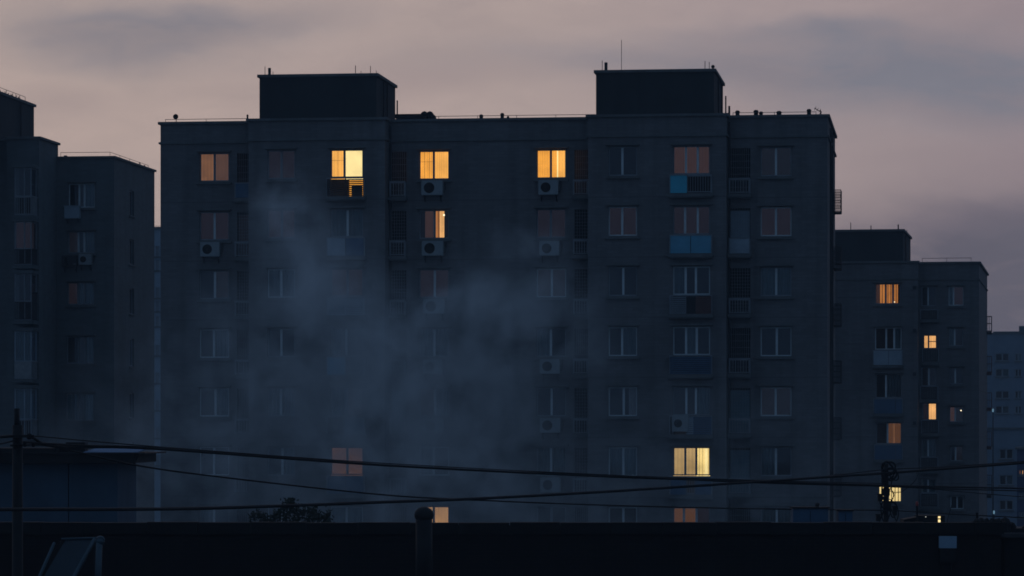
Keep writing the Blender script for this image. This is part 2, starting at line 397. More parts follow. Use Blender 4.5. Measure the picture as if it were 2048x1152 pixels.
PANES = {
 'A':  [['L4','L8'], ['W2','W2'], ['N',('W3',0,1)], ['N','T'], ['N','T'], ['N','N'], ['T','N']],
 'B1': [['W2','W2'], ['W2','W2'], ['T','T'], ['N','N'], ['T','T'], ['N','T'], ['N','N']],
 'B2': [['L2','L1'], ['T','T'], ['W2','W2'], ['T','N'], ['T','W3'], ['O1','O1'], ['T','T']],
 'C1': [['L3','L2'], [('W1',0.35,1),[('O2',0,0.30),('L9',0.30,0.62)]], ['W2','W2'], ['T','T'], ['W3','T'], ['T','N'], ['LA','LA']],
 'C2': [['L3',[('L3',0,0.36),('L1',0.36,0.44),('L2',0.44,1)]], ['W2','W2'], ['W3','W3'], ['T','N'], ['N','N'], ['T','T'], ['N','N']],
 'D1': [['N','N'], ['W2','W2'], ['N','N'], ['N','T'], ['N',('G',0.35,1)], ['T','T'], ['N','N']],
 'D2': [['W1','W1','W1'], ['W2','W2','W2'], ['T','N','N'], ['N','T','N'], ['N','N','T'], ['L5','L5',[('L6',0,0.6),('L1',0.6,0.8),('L6',0.8,1)]], ['O1','O1','W2']],
 'E1': [['W3','W3'], ['W2','W2'], ['T','T'], ['N','N'], ['W3','W3'], ['T','N'], ['T','T']]}
for cn, (key, ua, ub) in COLS.items():
    d = mb.planes[key]['d']; s0, s1 = mb.s_of(ua, d), mb.s_of(ub, d)
    for k in range(7):
        zt = ROW0-RS*k; pn = PANES[cn][k]; n = len(pn)
        bay = cn in ('B2', 'D2')
        mull = [0.5+random.uniform(-0.03, 0.03)] if n == 2 else [0.33+random.uniform(-0.04, 0.04), 0.64+random.uniform(-0.03, 0.04)]
        bars = None; trans = None; frame = None
        lit0 = str(pn[0])[0] == 'L'
        if (cn, k) == ('C1', 0): bars = (0, 3)
        if (cn, k) == ('B2', 0): bars = (0, 2)
        if (cn, k) == ('B2', 0): mull = [0.42]
        if lit0 or random.random() < 0.2: frame = M_FRAMED
        if cn == 'B1' and k < 2: frame = M_FRAMED
        if (cn in ('D1', 'D2', 'E1') and k in (2, 3, 4)) or (cn == 'A' and k > 1) or (cn == 'D1' and k == 6): frame = M_FRAME
        zh = 1.40 if not bay else 1.36
        mb.window(key, s0, s1, zt-zh, zt, pn, mull, sill=not bay, hole_z0=(zt-2.28) if bay else None, bars=bars, trans=trans, frame=frame,
                  curtain_d=0.32)
RAILS = {'B2': [[(1,'louver',M_IROND),(1,'louver',M_IROND)], [(1,'panel',M_GREYP),(1,'panel',M_DKBLUE)], [(1,'louver',M_GREYP),(1,'louver',M_GREYP)],
                [(1,'panel',M_BLUEP),(1,'louver',M_FRAMED)], [(1,'panel',M_IROND),(1.1,'louver',M_GREYP)], [(1,'panel',M_DKBLUE),(1,'panel',M_DKBLUE)], [(1,'bars',None)]],
         'D2': [[(1,'panel',M_CYAN),(1.4,'bars',M_FRAMED)], [(1,'panel',M_BLUEP),(1,'panel',M_BLUEP)], [(1,'louver',M_FRAMED),(0.6,'louver',M_IROND),(0.95,'louver',M_BROWNP)],
                [(1,'louver',M_DKBLUE)], [(0.9,None,None),(0.4,'louver',M_GREYP),(1,'louver',M_DKBLUE)], [(1,'panel',M_DKBLUE),(0.5,'bars',M_FRAMED),(1,'panel',M_DKBLUE)], [(1,'bars',None)]]}
for cn, rows in RAILS.items():
    key, ua, ub = COLS[cn]; s0, s1 = mb.s_of(ua-5, DB), mb.s_of(ub+3, DB)
    for k, kinds in enumerate(rows):
        zt = ROW0-RS*k
        mb.balcony(key, s0, s1, zt-1.44, zt-2.30, kinds)
# glowing sheet added behind the lower louvers for the top left room's light
kx0, kx1 = mb.s_of(696, DB), mb.s_of(727, DB)
m = MB(); m.box(kx0, kx1, DB+0.36, DB+0.37, ROW0-2.25, ROW0-1.45); m.build('louver_glow', LIT['L3'], mb.root)
m = MB(); m.box(kx0+0.16, kx1-0.1, DB+0.10, DB+0.3, ROW0-2.27, ROW0-1.72); m.build('storage_box', M_IROND, mb.root)
GR = {'GA': ('A', 474, 498.5), 'GL': ('C', 779, 813), 'GR': ('C', 1149, 1180), 'GE': ('E', 1459, 1501)}
for gn, (key, ua, ub) in GR.items():
    s0, s1 = mb.s_of(ua, 0), mb.s_of(ub, 0)
    if key == 'A': s1 = min(s1, b0-0.01)
    if gn == 'GR': s1 = min(s1, d0-0.01)
    for k in range(7):
        zt = ROW0-RS*k
        door = {('GE', 1): M_GREYP, ('GE', 4): M_CLOTH_T, ('GE', 5): M_CLOTH_T, ('GA', 1): M_BROWNP, ('GL', 4): M_CLOTH_T}.get((gn, k))
        mb.grille(key, s0, s1, zt-2.24, zt-0.03, cell=(0.12, 0.16) if k % 3 else (0.10, 0.34), door=door)
        pj = 0.42
        ra, rb = s0-0.10, s1+0.06
        if gn == 'GA': rb = b0-0.02
        if gn == 'GL': ra = max(ra, b1+0.02)
        if gn == 'GR': rb = d0-0.02
        if gn == 'GE': ra = max(ra, d1+0.02)
        kind = (1, 'panel', M_DKBLUE) if (gn, k) == ('GA', 0) else (1, 'bars', M_IRON)
        if (gn, k) == ('GE', 1): kind = (1, 'panel', M_GREYP)
        mb.balcony(key, ra+0.1, rb-0.1, zt-1.55, zt-2.26, [kind], proj=pj)
def room_lamp(blk, key, u, v, r):
    d = blk.planes[key]['d']+0.24; s = blk.s_of(u, d); z = blk.z_of(v, s, d); m = MB()
    m.lathe(s, d, [(r*0.4, z-r), (r, z-r*0.3), (r, z+r*0.3), (r*0.4, z+r)], 10); m.build('room_lamp', lamp_cloth('bare_bulb', (255, 240, 200), 2.0, 0.02, 3, 0.02), blk.root)
room_lamp(mb, 'C', 888, 430, 0.045); room_lamp(mb, 'B', 690, 359, 0.03)
# dark rooms behind the openings
mb.inner.box(sA+0.25, -0.25, 1.3, 1.4, 0.2, ZM-0.05)
for (a, b_) in ((b0+0.22, b1-0.22), (d0+0.22, d1-0.22)): mb.inner.box(a, b_, 0.25, 0.3, 0.2, ZM-0.05)
for k in range(9):
    zf = ROW0-RS*k+0.55
    if zf > 0.3: mb.inner.box(sA+0.25, -0.25, 0.31, 1.29, zf-0.1, zf)
CAGE_D0, CAGE_D1 = 9.2, 10.9
cage_z = [mb.z_of(425, 0, 10)-2.9*k for k in range(6)]
def main_extra(w):
    sd = [(CAGE_D0+0.2, CAGE_D1-0.2, z+0.05, z+1.05) for z in cage_z]
    w.facade((0, 0), (0, 1), (-1, 0), 0, DEP, 0, ZT, sd)
    for x, a, b_ in ((b0, DB, 0), (b1, DB, 0), (d0, DB, 0), (d1, DB, 0), (sA, 0, DEP)):
        w.quad((x, a, 0), (x, b_, 0), (x, b_, ZT), (x, a, ZT))
    w.quad((sA, DEP, 0), (0, DEP, 0), (0, DEP, ZT), (sA, DEP, ZT))
mb.finish(main_extra)
outl = [(sA, 0), (b0, 0), (b0, DB), (b1, DB), (b1, 0), (d0, 0), (d0, DB), (d1, DB), (d1, 0), (0, 0), (0, DEP), (sA, DEP)]
def grow(pts, g):                                # offset a rectilinear outline outward
    out = []; n = len(pts)
    for i, p in enumerate(pts):
        a, c = pts[i-1], pts[(i+1) % n]
        n1 = Vector((p[1]-a[1], -(p[0]-a[0]))).normalized(); n2 = Vector((c[1]-p[1], -(c[0]-p[0]))).normalized()
        out.append((p[0]+(n1.x+n2.x)*g, p[1]+(n1.y+n2.y)*g))
    return out
def band(pts, gi, go, z0, z1):
    m = MB(); A, B = grow(pts, gi), grow(pts, go); n = len(pts)
    for i in range(n):
        j = (i+1) % n
        m.quad((*A[i], z0), (*A[j], z0), (*B[j], z0), (*B[i], z0)); m.quad((*B[i], z1), (*B[j], z1), (*A[j], z1), (*A[i], z1))
        m.quad((*B[i], z0), (*B[j], z0), (*B[j], z1), (*B[i], z1)); m.quad((*A[j], z0), (*A[i], z0), (*A[i], z1), (*A[j], z1))
    return m
band(outl, -0.28, 0.11, ZT+0.003, ZT+0.13).build('parapet_coping', M_TRIM, mb.root)
band(outl, 0.002, 0.08, ZM-0.05, ZM+0.05).build('cornice', M_TRIM, mb.root)
m = MB(); m.prism(grow(outl, -0.02), ZT-0.95, ZT-0.75); m.build('roof', M_ROOF, mb.root)

def tower(blk, u0, u1, vt, db, depth, rods, pipes, ubase_d=0.35, zbase=None, label=None):
    s0, s1 = blk.s_of(u0, ubase_d), blk.s_of(u1, ubase_d); zt = blk.z_of(vt, (s0+s1)/2, ubase_d)-0.14; zb = zbase
    o = [(s0, ubase_d), (s1, ubase_d), (s1, ubase_d+depth), (s0, ubase_d+depth)]
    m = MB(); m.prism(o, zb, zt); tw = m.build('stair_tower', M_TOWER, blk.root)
    band(o, -0.25, 0.10, zt+0.003, zt+0.14).build('coping', M_TRIM, tw)
    for (u, vtop, dd, r) in rods:
        s = blk.s_of(u, ubase_d+dd); z1 = blk.z_of(vtop, s, ubase_d+dd)
        q = MB(); q.tube([(s, ubase_d+dd, zt-0.05), (s, ubase_d+dd, z1)], r, 6); q.build('lightning_rod' if r < 0.05 else 'vent_pipe', M_IROND, tw)
    for dd in pipes:
        q = MB(); q.tube([(s1+0.07, ubase_d+dd, zb+0.05), (s1+0.07, ubase_d+dd, zt-0.1)], 0.045, 6); q.build('drainpipe', M_IROND, tw)
    return tw, s0, s1, zt
zrf = ZT-0.76
t1 = tower(mb, 519, 753, 148, 0, 5.8, [(530, 133, 0.3, 0.016), (539, 136, 0.35, 0.075), (546, 143, 0.4, 0.014), (711, 131, 0.4, 0.018), (741, 132, 0.3, 0.016), (722, 142, 0.3, 0.014),
       (752.5, 141, 0.15, 0.014), (768, 157, 3.2, 0.025), (782, 168, 4.9, 0.02)], [1.8, 2.9], zbase=zrf)
t2 = tower(mb, 1192, 1428, 139, 0, 6.9, [(1204.5, 121, 0.3, 0.016), (1212, 125, 0.35, 0.085), (1243, 80, 0.6, 0.014), (1410, 122, 0.4, 0.018), (1418.5, 124, 0.3, 0.016),
       (1441, 152, 4.8, 0.02)], [2.4, 4.9], zbase=zrf)
# wires and bits along the roof edge
mb.wire_rail([(mb.s_of(331, 0.5), 0.5), (mb.s_of(494, 0.5), 0.5)], ZT+0.1, 0.20)
mb.wire_rail([(mb.s_of(800, 0.5), 0.5), (mb.s_of(1190, 0.5), 0.5)], ZT+0.1, 0.20)
mb.wire_rail([(mb.s_of(1466, 0.5), 0.5), (mb.s_of(1632, 0.5), 0.5)], ZT+0.1, 0.20)
for (u, vt, w, dd) in ((962.5, 229, 0.20, 1.0), (1004.5, 226, 0.19, 1.0), (1016, 232, 0.12, 1.2), (1475, 221, 0.22, 1.0), (1512, 220, 0.24, 1.2), (1522, 223, 0.2, 1.2),
                       (1558, 222, 0.26, 1.0), (1618, 218, 0.22, 1.0), (495, 229, 0.1, 0.4)):
    s = mb.s_of(u, dd); z1 = mb.z_of(vt, s, dd); q = MB()
    q.lathe(s, dd, [(w*0.46, zrf), (w*0.46, z1-0.10), (w*0.54, z1-0.09), (w*0.56, z1-0.06), (w*0.3, z1)], 12); q.build('roof_vent', M_DARKMET, mb.root)
for (u, vt, r, dd) in ((794.5, 201, 0.035, 2.0), (1451.5, 192, 0.035, 2.0), (1458.5, 212, 0.05, 1.0)):
    s = mb.s_of(u, dd); z1 = mb.z_of(vt, s, dd); q = MB(); q.tube([(s, dd, zrf), (s, dd, z1)], r, 8); q.build('vent_pipe', M_IROND, mb.root)
for dd in (2.6, 5.2):
    q = MB(); q.tube([(0.08, dd, 0.2), (0.08, dd, ZT-0.3)], 0.05, 7); q.build('drainpipe', M_IROND, mb.root)
q = MB(); q.tube([(b1+0.1, -0.1, 0.2), (b1+0.1, -0.1, ZT-0.2)], 0.05, 7); q.build('drainpipe', M_IROND, mb.root)
q = MB(); q.tube([(d1+0.1, -0.1, 0.2), (d1+0.1, -0.1, ZT-0.2)], 0.05, 7); q.build('drainpipe', M_IROND, mb.root)
for z in cage_z:                                 # barred cages over the side windows
    m = MB(); x1 = 0.36
    for zz in (z, z+0.28, z+0.56, z+0.84, z+1.1):
        m.box(0.003, x1, CAGE_D0, CAGE_D0+0.03, zz-0.015, zz+0.015); m.box(0.003, x1, CAGE_D1-0.03, CAGE_D1, zz-0.015, zz+0.015); m.box(x1-0.03, x1, CAGE_D0+0.031, CAGE_D1-0.031, zz-0.015, zz+0.015)
    for i in range(23):
        y = CAGE_D0+(CAGE_D1-CAGE_D0-0.02)*i/22; m.box(x1+0.001, x1+0.02, y, y+0.02, z-0.02, z+1.12)
    for i in range(5):
        for y in (CAGE_D0-0.02, CAGE_D1+0.001): m.box(0.04+i*0.06, 0.062+i*0.06, y, y+0.02, z-0.02, z+1.12)
    m.box(0.003, x1, CAGE_D0+0.031, CAGE_D1-0.031, z-0.05, z-0.02)
    cg = m.build('window_cage', M_IROND, mb.root)
    q = MB(); q.box(-0.15, -0.12, CAGE_D0+0.2, CAGE_D1-0.2, z+0.05, z+1.05); q.build('shutter', M_INNER, cg)

ACS = [('A', 401, 440, 484, 'pale air conditioner at the left end of the big block, under a brown curtained window'),
 ('C', 843, 886, 361, 'topmost air conditioner in the left column of the middle wall, under an amber window'),
 ('C', 844, 887, 482, 'air conditioner under the half-lit window with a bright strip, second storey from the top'),
 ('C', 847, 889, 598, 'air conditioner half veiled by smoke, third down in the middle wall\'s left column'),
 ('C', 846, 884, 719, 'air conditioner faint in thick smoke, fourth down in the middle wall\'s left column'),
 ('C', 846, 886, 837, 'palest air conditioner in the thick smoke, lowest of the left column on the middle wall'),
 ('C', 1077, 1117, 360, 'topmost air conditioner in the right column of the middle wall, under an orange window'),
 ('C', 1079, 1119, 482, 'air conditioner under a dark brown curtained window, second down the middle wall\'s right column'),
 ('C', 1080, 1120, 718, 'air conditioner in the middle wall\'s right column, just below the storey without one'),
 ('C', 1080, 1121, 836, 'air conditioner in the middle wall\'s right column, second below the storey without one'),
 ('C', 1081, 1121, 955, 'lowest air conditioner in the middle wall\'s right column, just above the rising cable')]
for key, u0, u1, v0, lb in ACS: ac_unit(mb, key, u0, u1, v0, lb)
ac_unit(mb, 'D', 1344, 1377, 830, 'air conditioner standing inside a bay balcony beside slats, above the yellow lit window', hgt=0.80, off=0.02)

# things standing on the main roof
def satellite_dish(blk, u, v, d, r, zb, label, name='satellite_dish', cat='satellite dish', tilt=0.0):
    s = blk.s_of(u, d); z = blk.z_of(v, s, d); x, y, _ = blk.wpos(s, d, z)
    t = thing(name, label, cat, (x, y, zb), -blk.th)
    m = MB(); m.tube([(0, 0.1, 0), (0, 0.1, z-zb)], 0.02, 6); m.build('mast', M_IROND, t)
    m = MB(); n = 18; i0 = 0
    for k in range(6):
        q = k/5; m.v += [(r*q*math.cos(2*math.pi*j/n), -0.10*(q*q)+0.08, z-zb+r*q*math.sin(2*math.pi*j/n)+0.0) for j in range(n)]
    for k in range(5):
        for j in range(n):
            p = (j+1) % n; m.f.append((k*n+j, k*n+p, (k+1)*n+p, (k+1)*n+j))
    m.build('reflector', M_DARKMET, t, smooth=True)
    m = MB(); m.tube([(0, -0.02, z-zb-r*0.9), (0, -0.28, z-zb-0.05)], 0.012, 5); m.box(-0.03, 0.03, -0.33, -0.27, z-zb-0.08, z-zb); m.build('feed_arm', M_IROND, t)
satellite_dish(mb, 351.5, 233.5, 0.7, 0.135, zrf, 'small round dish on the roof at the far left corner of the big block')
satellite_dish(mb, 1426, 133.5, 0.5, 0.09, t2[3]+0.14, 'tiny dish on the front right corner of the right stair tower')
s = mb.s_of(800, 0.6); x, y, _ = mb.wpos(s, 1.2, 0)
t = thing('covered_bench', 'low dark bench with a covered lump, on the roof beside the left stair tower', 'rooftop clutter', (x, y, zrf), -mb.th)
L_ = mb.s_of(846, 1.2)-mb.s_of(786, 1.2); zz = mb.z_of(228, s, 1.2)-zrf
m = MB(); m.box(-0.35, L_-0.35, 0, 0.6, zz-0.2, zz); m.build('top', M_DARKMET, t)
m = MB(); [m.box(xx, xx+0.06, yy, yy+0.06, 0, zz-0.201) for xx in (-0.3, L_-0.45) for yy in (0.02, 0.5)]; m.build('leg', M_DARKMET, t)
m = MB()
for (cx, cz, rr, hh) in ((L_-0.42, zz-0.12, 0.2, 0.34), (L_-0.15, zz-0.14, 0.2, 0.36), (L_+0.02, zz-0.35, 0.16, 0.42)):
    m.lathe(cx, 0.3, [(rr, cz-0.25), (rr*1.05, cz), (rr*0.9, cz+hh*0.5), (rr*0.5, cz+hh*0.72), (0.03, cz+hh*0.8)], 9)
m.build('cover', M_BLACK, t)
s = mb.s_of(1637, 0.7); x, y, _ = mb.wpos(s, 0.7, 0)
t = thing('roof_antenna', 'crooked little antenna at the right end of the big roof', 'antenna', (x, y, zrf), -mb.th)
zt_ = ZT+0.13-zrf
m = MB(); m.tube([(0.12, 0, 0), (0.1, 0, zt_+0.28)], 0.018, 5); m.tube([(0.2, 0, 0), (0.12, 0, zt_+0.22)], 0.016, 5); m.tube([(-0.1, 0, zt_-0.4), (0.1, 0, zt_+0.2)], 0.014, 5); m.build('mast', M_IROND, t)
m = MB(); m.tube([(-0.2, 0, zt_+0.38), (-0.02, 0, zt_+0.26), (0.16, 0, zt_+0.17)], 0.02, 5)
for q in (-0.16, -0.05, 0.06): m.tube([(q-0.04, 0, zt_+0.2-q*0.4), (q+0.05, 0, zt_+0.36-q*0.6)], 0.012, 5)
m.build('boom', M_IROND, t)

# ================================================================== LEFT BUILDING
lb = Block('apartment_building', 'dark apartment block at the left edge with corner bay windows and slit side windows', 'building', 228, 188.0, 1850, M_WALL_L)
zt2 = lb.z_of(312, 0, 0)-0.12; DL = lb.d_of(309, 0.0)
LB = -3.8
sL1 = lb.s_of(78, LB); zt1 = lb.z_of(273, sL1, LB)-0.13; sW = lb.s_of(14, LB); sFar = lb.s_of(-160, LB)
lb.plane('wing', sL1, 0, 0, 0, zt2)
lb.plane('bay', sW, sL1, LB, 0, zt1); lb.plane('rear', sFar, sW, LB+1.2, 0, zt1)
LW = [((137, 189, 367, 415), ['N','N','T'], [0.40, 0.60]), ((136, 189, 463, 506), ['W3','N','T'], [0.38, 0.6]), ((135, 188, 565, 609), ['W2','T','T'], [0.38, 0.62]),
      ((133, 187, 673, 727), ['N','N','T'], [0.43, 0.68]), ((132, 187, 787, 841), ['T','N','T'], [0.43, 0.65])]
for (ua, ub, va, vb), pn, mu in LW:
    lb.window('wing', *lb.rect('wing', ua, ub, va, vb), pn, mu, fw=0.05, frame=M_FRAMED if va > 500 else None)
# projecting corner bay windows
BW = [(336, 392, 430, ['N','N'], 'bars'), (443, 497, 529, ['W2','W1'], 'bars'), (548, 602, 640, ['N','N'], 'bars'), (663, 722, 757, ['T','T'], 'panel'), (778, 838, 872, ['T','T'], 'bars')]
BX0, BX1 = lb.s_of(29, LB-1.1), lb.s_of(63, LB-1.1); BY = LB-1.1
for i, (va, vb, vc, pn, rk) in enumerate(BW):
    z1, z0, zc = lb.z_of(va, BX0, BY), lb.z_of(vb, BX0, BY), lb.z_of(vc, BX0, BY)
    m = MB(); m.box(BX0-0.12, BX1+0.10, BY-0.1, LB-0.003, zc-0.22, zc-0.02); bay = m.build('bay_window', M_WALL_L, lb.root)
    m = MB(); m.box(BX0-0.12, BX1+0.10, BY-0.1, LB-0.003, z1+0.02, z1+0.2); m.build('head', M_WALL_L, bay)
    fm = MB(); w_ = 0.06
    for (x, y) in ((BX0, BY), (BX1-w_, BY), ((BX0+BX1)/2+0.05, BY), (BX1-w_, LB-w_-0.01)): fm.box(x, x+w_, y, y+w_, zc-0.02, z1+0.02)
    for zz in (z1-0.06, z0-0.03, zc-0.019):
        fm.box(BX0+w_, (BX0+BX1)/2+0.05, BY+0.003, BY+w_-0.003, zz, zz+0.05); fm.box((BX0+BX1)/2+0.05+w_, BX1-w_, BY+0.003, BY+w_-0.003, zz, zz+0.05); fm.box(BX1-w_+0.003, BX1-0.003, BY+w_, LB-w_-0.01, zz, zz+0.05)
    fm.build('frame', M_FRAMED if i < 3 else M_GREYP, bay)
    g = MB(); g.quad((BX0, BY+0.03, z0), (BX1, BY+0.03, z0), (BX1, BY+0.03, z1), (BX0, BY+0.03, z1)); g.quad((BX1-0.03, BY+0.06, z0), (BX1-0.03, LB, z0), (BX1-0.03, LB, z1), (BX1-0.03, BY+0.06, z1))
    g.build('pane', MATS['glass'], bay)
    q = MB(); q.box(BX0, BX1-0.07, LB-0.1, LB-0.05, zc, z1); q.build('room_wall', M_INNER, bay)
    if pn[0] != 'N':
        cm = MB(); k = 30
        pr = [(BX0+0.05+(BX1-BX0-0.15)*j/k, BY+0.22+0.03*math.sin(j*1.4)) for j in range(k+1)]+[(BX1-0.12, BY+0.25+(LB-BY-0.4)*j/10) for j in range(1, 11)]
        for j in range(len(pr)-1): cm.quad((*pr[j], z0), (*pr[j+1], z0), (*pr[j+1], z1), (*pr[j], z1))
        cm.build('curtain', LIT[pn[0]], bay)
    lb.infill(bay, rk, BX0+0.02, BX1-0.02, BY-0.03, zc, z0-0.04, M_IROND if i in (1, 2) else M_IRON)
    m = MB()
    for j in range(8):
        y = BY+0.1+(LB-BY-0.2)*j/7; m.box(BX1+0.001, BX1+0.03, y, y+0.03, zc, z0+(0.5 if i == 2 else 0)); 
    m.box(BX1+0.031, BX1+0.06, BY, LB-0.01, z0+(0.5 if i == 2 else 0)-0.05, z0+(0.5 if i == 2 else 0)); m.build('side_rail', M_IROND if i in (1, 2) else M_IRON, bay)
sl0, sl1 = lb.d_of(258.5, 0), lb.d_of(268, 0)
slz = [(380, 430), (478, 528), (576, 627), (677, 732), (786, 836), (885, 935)]
slh = [(sl0, sl1, lb.z_of(b_, 0, sl0), lb.z_of(a, 0, sl0)) for a, b_ in slz]
def left_extra(w):
    w.facade((0, 0), (0, 1), (-1, 0), 0, DL, 0, zt2, slh, rev=0.3)
    w.quad((sL1, LB, 0), (sL1, 0, 0), (sL1, 0, zt1), (sL1, LB, zt1))
    w.quad((sW, LB, 0), (sW, LB+1.2, 0), (sW, LB+1.2, zt1), (sW, LB, zt1))
    w.quad((sL1, 0.0, zt2-0.5), (sL1, 0.3, zt2-0.5), (sL1, 0.3, zt1), (sL1, 0.0, zt1)); w.quad((sFar, 0.3, zt2-0.5), (sL1, 0.3, zt2-0.5), (sL1, 0.3, zt1), (sFar, 0.3, zt1))
    w.quad((sFar, DL, 0), (0, DL, 0), (0, DL, zt2), (sFar, DL, zt2))
lb.inner.box(sL1+0.1, -0.4, 1.2, 1.3, 0.2, zt2-0.9); lb.inner.box(-0.9, -0.8, 1.31, DL-0.3, 0.2, zt2-0.9)
lb.finish(left_extra)
for i, (a, b_, z0, z1) in enumerate(slh):
    m = MB()
    for zz in (z0, z1-0.05): m.box(-0.16, -0.1, a, b_, zz, zz+0.05)
    for yy in (a, (a+b_)/2-0.025, b_-0.05): m.box(-0.16, -0.1, yy, yy+0.05, z0+0.05, z1-0.05)
    sw = m.build('slit_window', M_FRAMED, lb.root)
    q = MB(); q.quad((-0.13, a, z0), (-0.13, b_, z0), (-0.13, b_, z1), (-0.13, a, z1)); q.build('pane', MATS['glass'], sw)
    q = MB(); q.box(0.003, 0.10, a-0.1, b_+0.1, z0-0.1, z0-0.02); q.build('sill', M_TRIM, sw)
o2 = [(sL1+0.02, 0), (0, 0), (0, DL), (sL1-6, DL), (sL1-6, 0.45), (sL1+0.02, 0.45)]
band(o2, -0.25, 0.10, zt2+0.003, zt2+0.12).build('parapet_coping', M_TRIM, lb.root)
o1 = [(sFar, LB+1.2), (sW, LB+1.2), (sW, LB), (sL1, LB), (sL1, 0.3), (sFar, 0.3)]
band(o1, -0.25, 0.11, zt1+0.003, zt1+0.13).build('parapet_coping', M_TRIM, lb.root)
m = MB(); m.prism(grow(o1, -0.02), zt1-0.5, zt1-0.4); m.box(sL1-6, -0.02, 0.5, DL-0.02, zt2-0.8, zt2-0.6); m.build('roof', M_ROOF, lb.root)
lb.wire_rail([(sL1+0.15, 0.3), (-0.3, 0.3), (-0.3, DL-0.3)], zt2+0.1, 0.26, 2.2)
for (u, vt, dd, r) in ((280, 325, 0, 0.03), (289, 330, 0, 0.04), (131, 311, 0.5, 0.1)):
    if dd == 0: dd = lb.d_of(u, -0.5); s = -0.5
    else: s = lb.s_of(u, dd)
    q = MB(); q.tube([(s, dd, zt2-0.7), (s, dd, lb.z_of(vt, s, dd))], r, 6); q.build('vent_pipe', M_IROND, lb.root)
# its stair tower, cut by the left edge of the photo
sT = lb.s_of(68, 5.0); dT0 = lb.d_of(-60, sT); zT = lb.z_of(209, sT, 5.0)-0.15
oT = [(sT-9, dT0), (sT, dT0), (sT, 5.0), (sT-9, 5.0)]
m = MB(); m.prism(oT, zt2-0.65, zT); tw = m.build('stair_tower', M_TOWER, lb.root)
band(oT, -0.2, 0.11, zT+0.003, zT+0.15).build('coping', M_TRIM, tw)
dp = lb.d_of(40, sT); q = MB(); q.tube([(sT+0.07, dp, zt1), (sT+0.07, dp, zT-0.1)], 0.045, 6); q.build('drainpipe', M_IROND, tw)
q = MB(); zz = zT+0.5; q.tube([(sT-0.3, dT0+0.3, zz), (sT-0.3, 4.2, zz)], 0.015, 5)
for i in range(7):
    y = dT0+0.3+(4.2-dT0-0.3)*i/6; q.tube([(sT-0.3, y, zT), (sT-0.3, y, zz)], 0.015, 5)
q.build('roof_rail', M_IROND, tw)
x, y, _ = lb.wpos(sT-0.35, lb.d_of(16, sT-0.3), 0)
t = thing('branch_heap', 'dark heap of twigs on the tower roof at the left edge', 'twigs', (x, y, zT+0.1), -lb.th)
m = MB()
for i in range(46):
    px, py = random.uniform(-0.3, 0.15), random.uniform(-1.6, 2.2); m.tube([(px, py, -0.05), (px+random.uniform(-0.4, 0.3), py+random.uniform(-0.7, 0.7), random.uniform(0.12, 0.34))], 0.016, 4)
m.build('twig', M_BLACK, t)
ac_unit(lb, 'wing', 158, 183, 508, 'pale air conditioner under a window of the left block, beside a dark one', hgt=0.6)
t_ = ac_unit(lb, 'wing', 124, 154, 511, 'dark air conditioner under the second window of the left block, left of the pale one', hgt=0.62)
for ch in t_.children:
    if ch.name.startswith('casing'): ch.data.materials[0] = M_IROND
s0, s1 = lb.s_of(131, -0.2), lb.s_of(160, -0.2); zb_ = lb.z_of(437, s0, -0.3); x, y, z = lb.wpos(s0, -0.02, zb_)
t = thing('balcony_box', 'pale blue-grey box hung below the top window of the left block', 'box', (x, y, z), -lb.th)
w_ = s1-s0; m = MB(); m.box(0, w_, -0.45, 0.017, 0, 0.66); m.build('body', M_GREYP, t)
m = MB(); m.box(-0.03, w_+0.03, -0.48, 0.017, 0.663, 0.70); m.build('lid', M_GREYP, t)
m = MB(); [m.tube([(q, -0.4, -0.02), (q, 0.0, -0.22)], 0.018, 5) for q in (0.1, w_-0.1)]; m.build('bracket', M_IROND, t)

# ================================================================== RIGHT BUILDING
rb = Block('apartment_building', 'lower grey apartment block right of the big one, with one stair tower', 'building', 1958, 212.0, 2190, M_WALL)
RB = -1.5; zr = rb.z_of(523, 0, 0)-0.13; sR1 = rb.s_of(1835, RB); sR0 = rb.s_of(1600, RB); DR = rb.d_of(1974.5, 0)
rb.plane('bay', sR0, sR1, RB, 0, zr); rb.plane('wing', sR1, 0, 0, 0, zr)
RW1 = [(1750, 1801, 567, 608, [[('W1',0,0.45),('O2',0.45,1)],['O2','W2'][0],[('W2',0,0.12),('O2',0.12,0.62)]], [0.42, 0.70], False), (1750, 1803, 655, 699, ['N','N','T'], [0.42, 0.72], True),
       (1751, 1803, 748, 796, ['N','T'], [0.4], True), (1752, 1803, 845, 888, ['N',[('O1',0.0,0.4),('L4',0.4,0.5),('O1',0.5,0.95)]], [0.45], True), (1757, 1803, 970, 1004, ['L7','L7'], [0.42], False)]
for i, (ua, ub, va, vb, pn, mu, bal) in enumerate(RW1):
    s0, s1, z0, z1 = rb.rect('bay', ua, ub, va, vb)
    rb.window('bay', s0, s1, z0, z1, pn, mu, sill=not bal, fw=0.06, bars=(1, 4, 0.022) if i == 4 else None, frame=M_FRAMED if i in (0, 4) else None)
    if bal:
        mt = M_GREYP if i == 1 else M_DKBLUE
        rb.balcony('bay', s0-0.08, s1+0.05, z0-0.08, z0-0.98, [(1, 'panel', mt), (0.9 if i == 1 else 0.3, 'panel', mt)], proj=0.22)
RW2 = [(1843, 1872, 573, 612, ['N','N'], [0.45]), (1847, 1873, 670, 697, ['L9','L9'], [0.38]), (1843, 1872, 735, 772, ['N','N'], [0.5]),
       (1845, 1873, 806, 840, ['W2',('L9',0.05,1)], [0.4]), (1843, 1872, 878, 914, ['T','T'], [0.45]), (1843, 1872, 958, 986, ['T','T'], [0.45])]
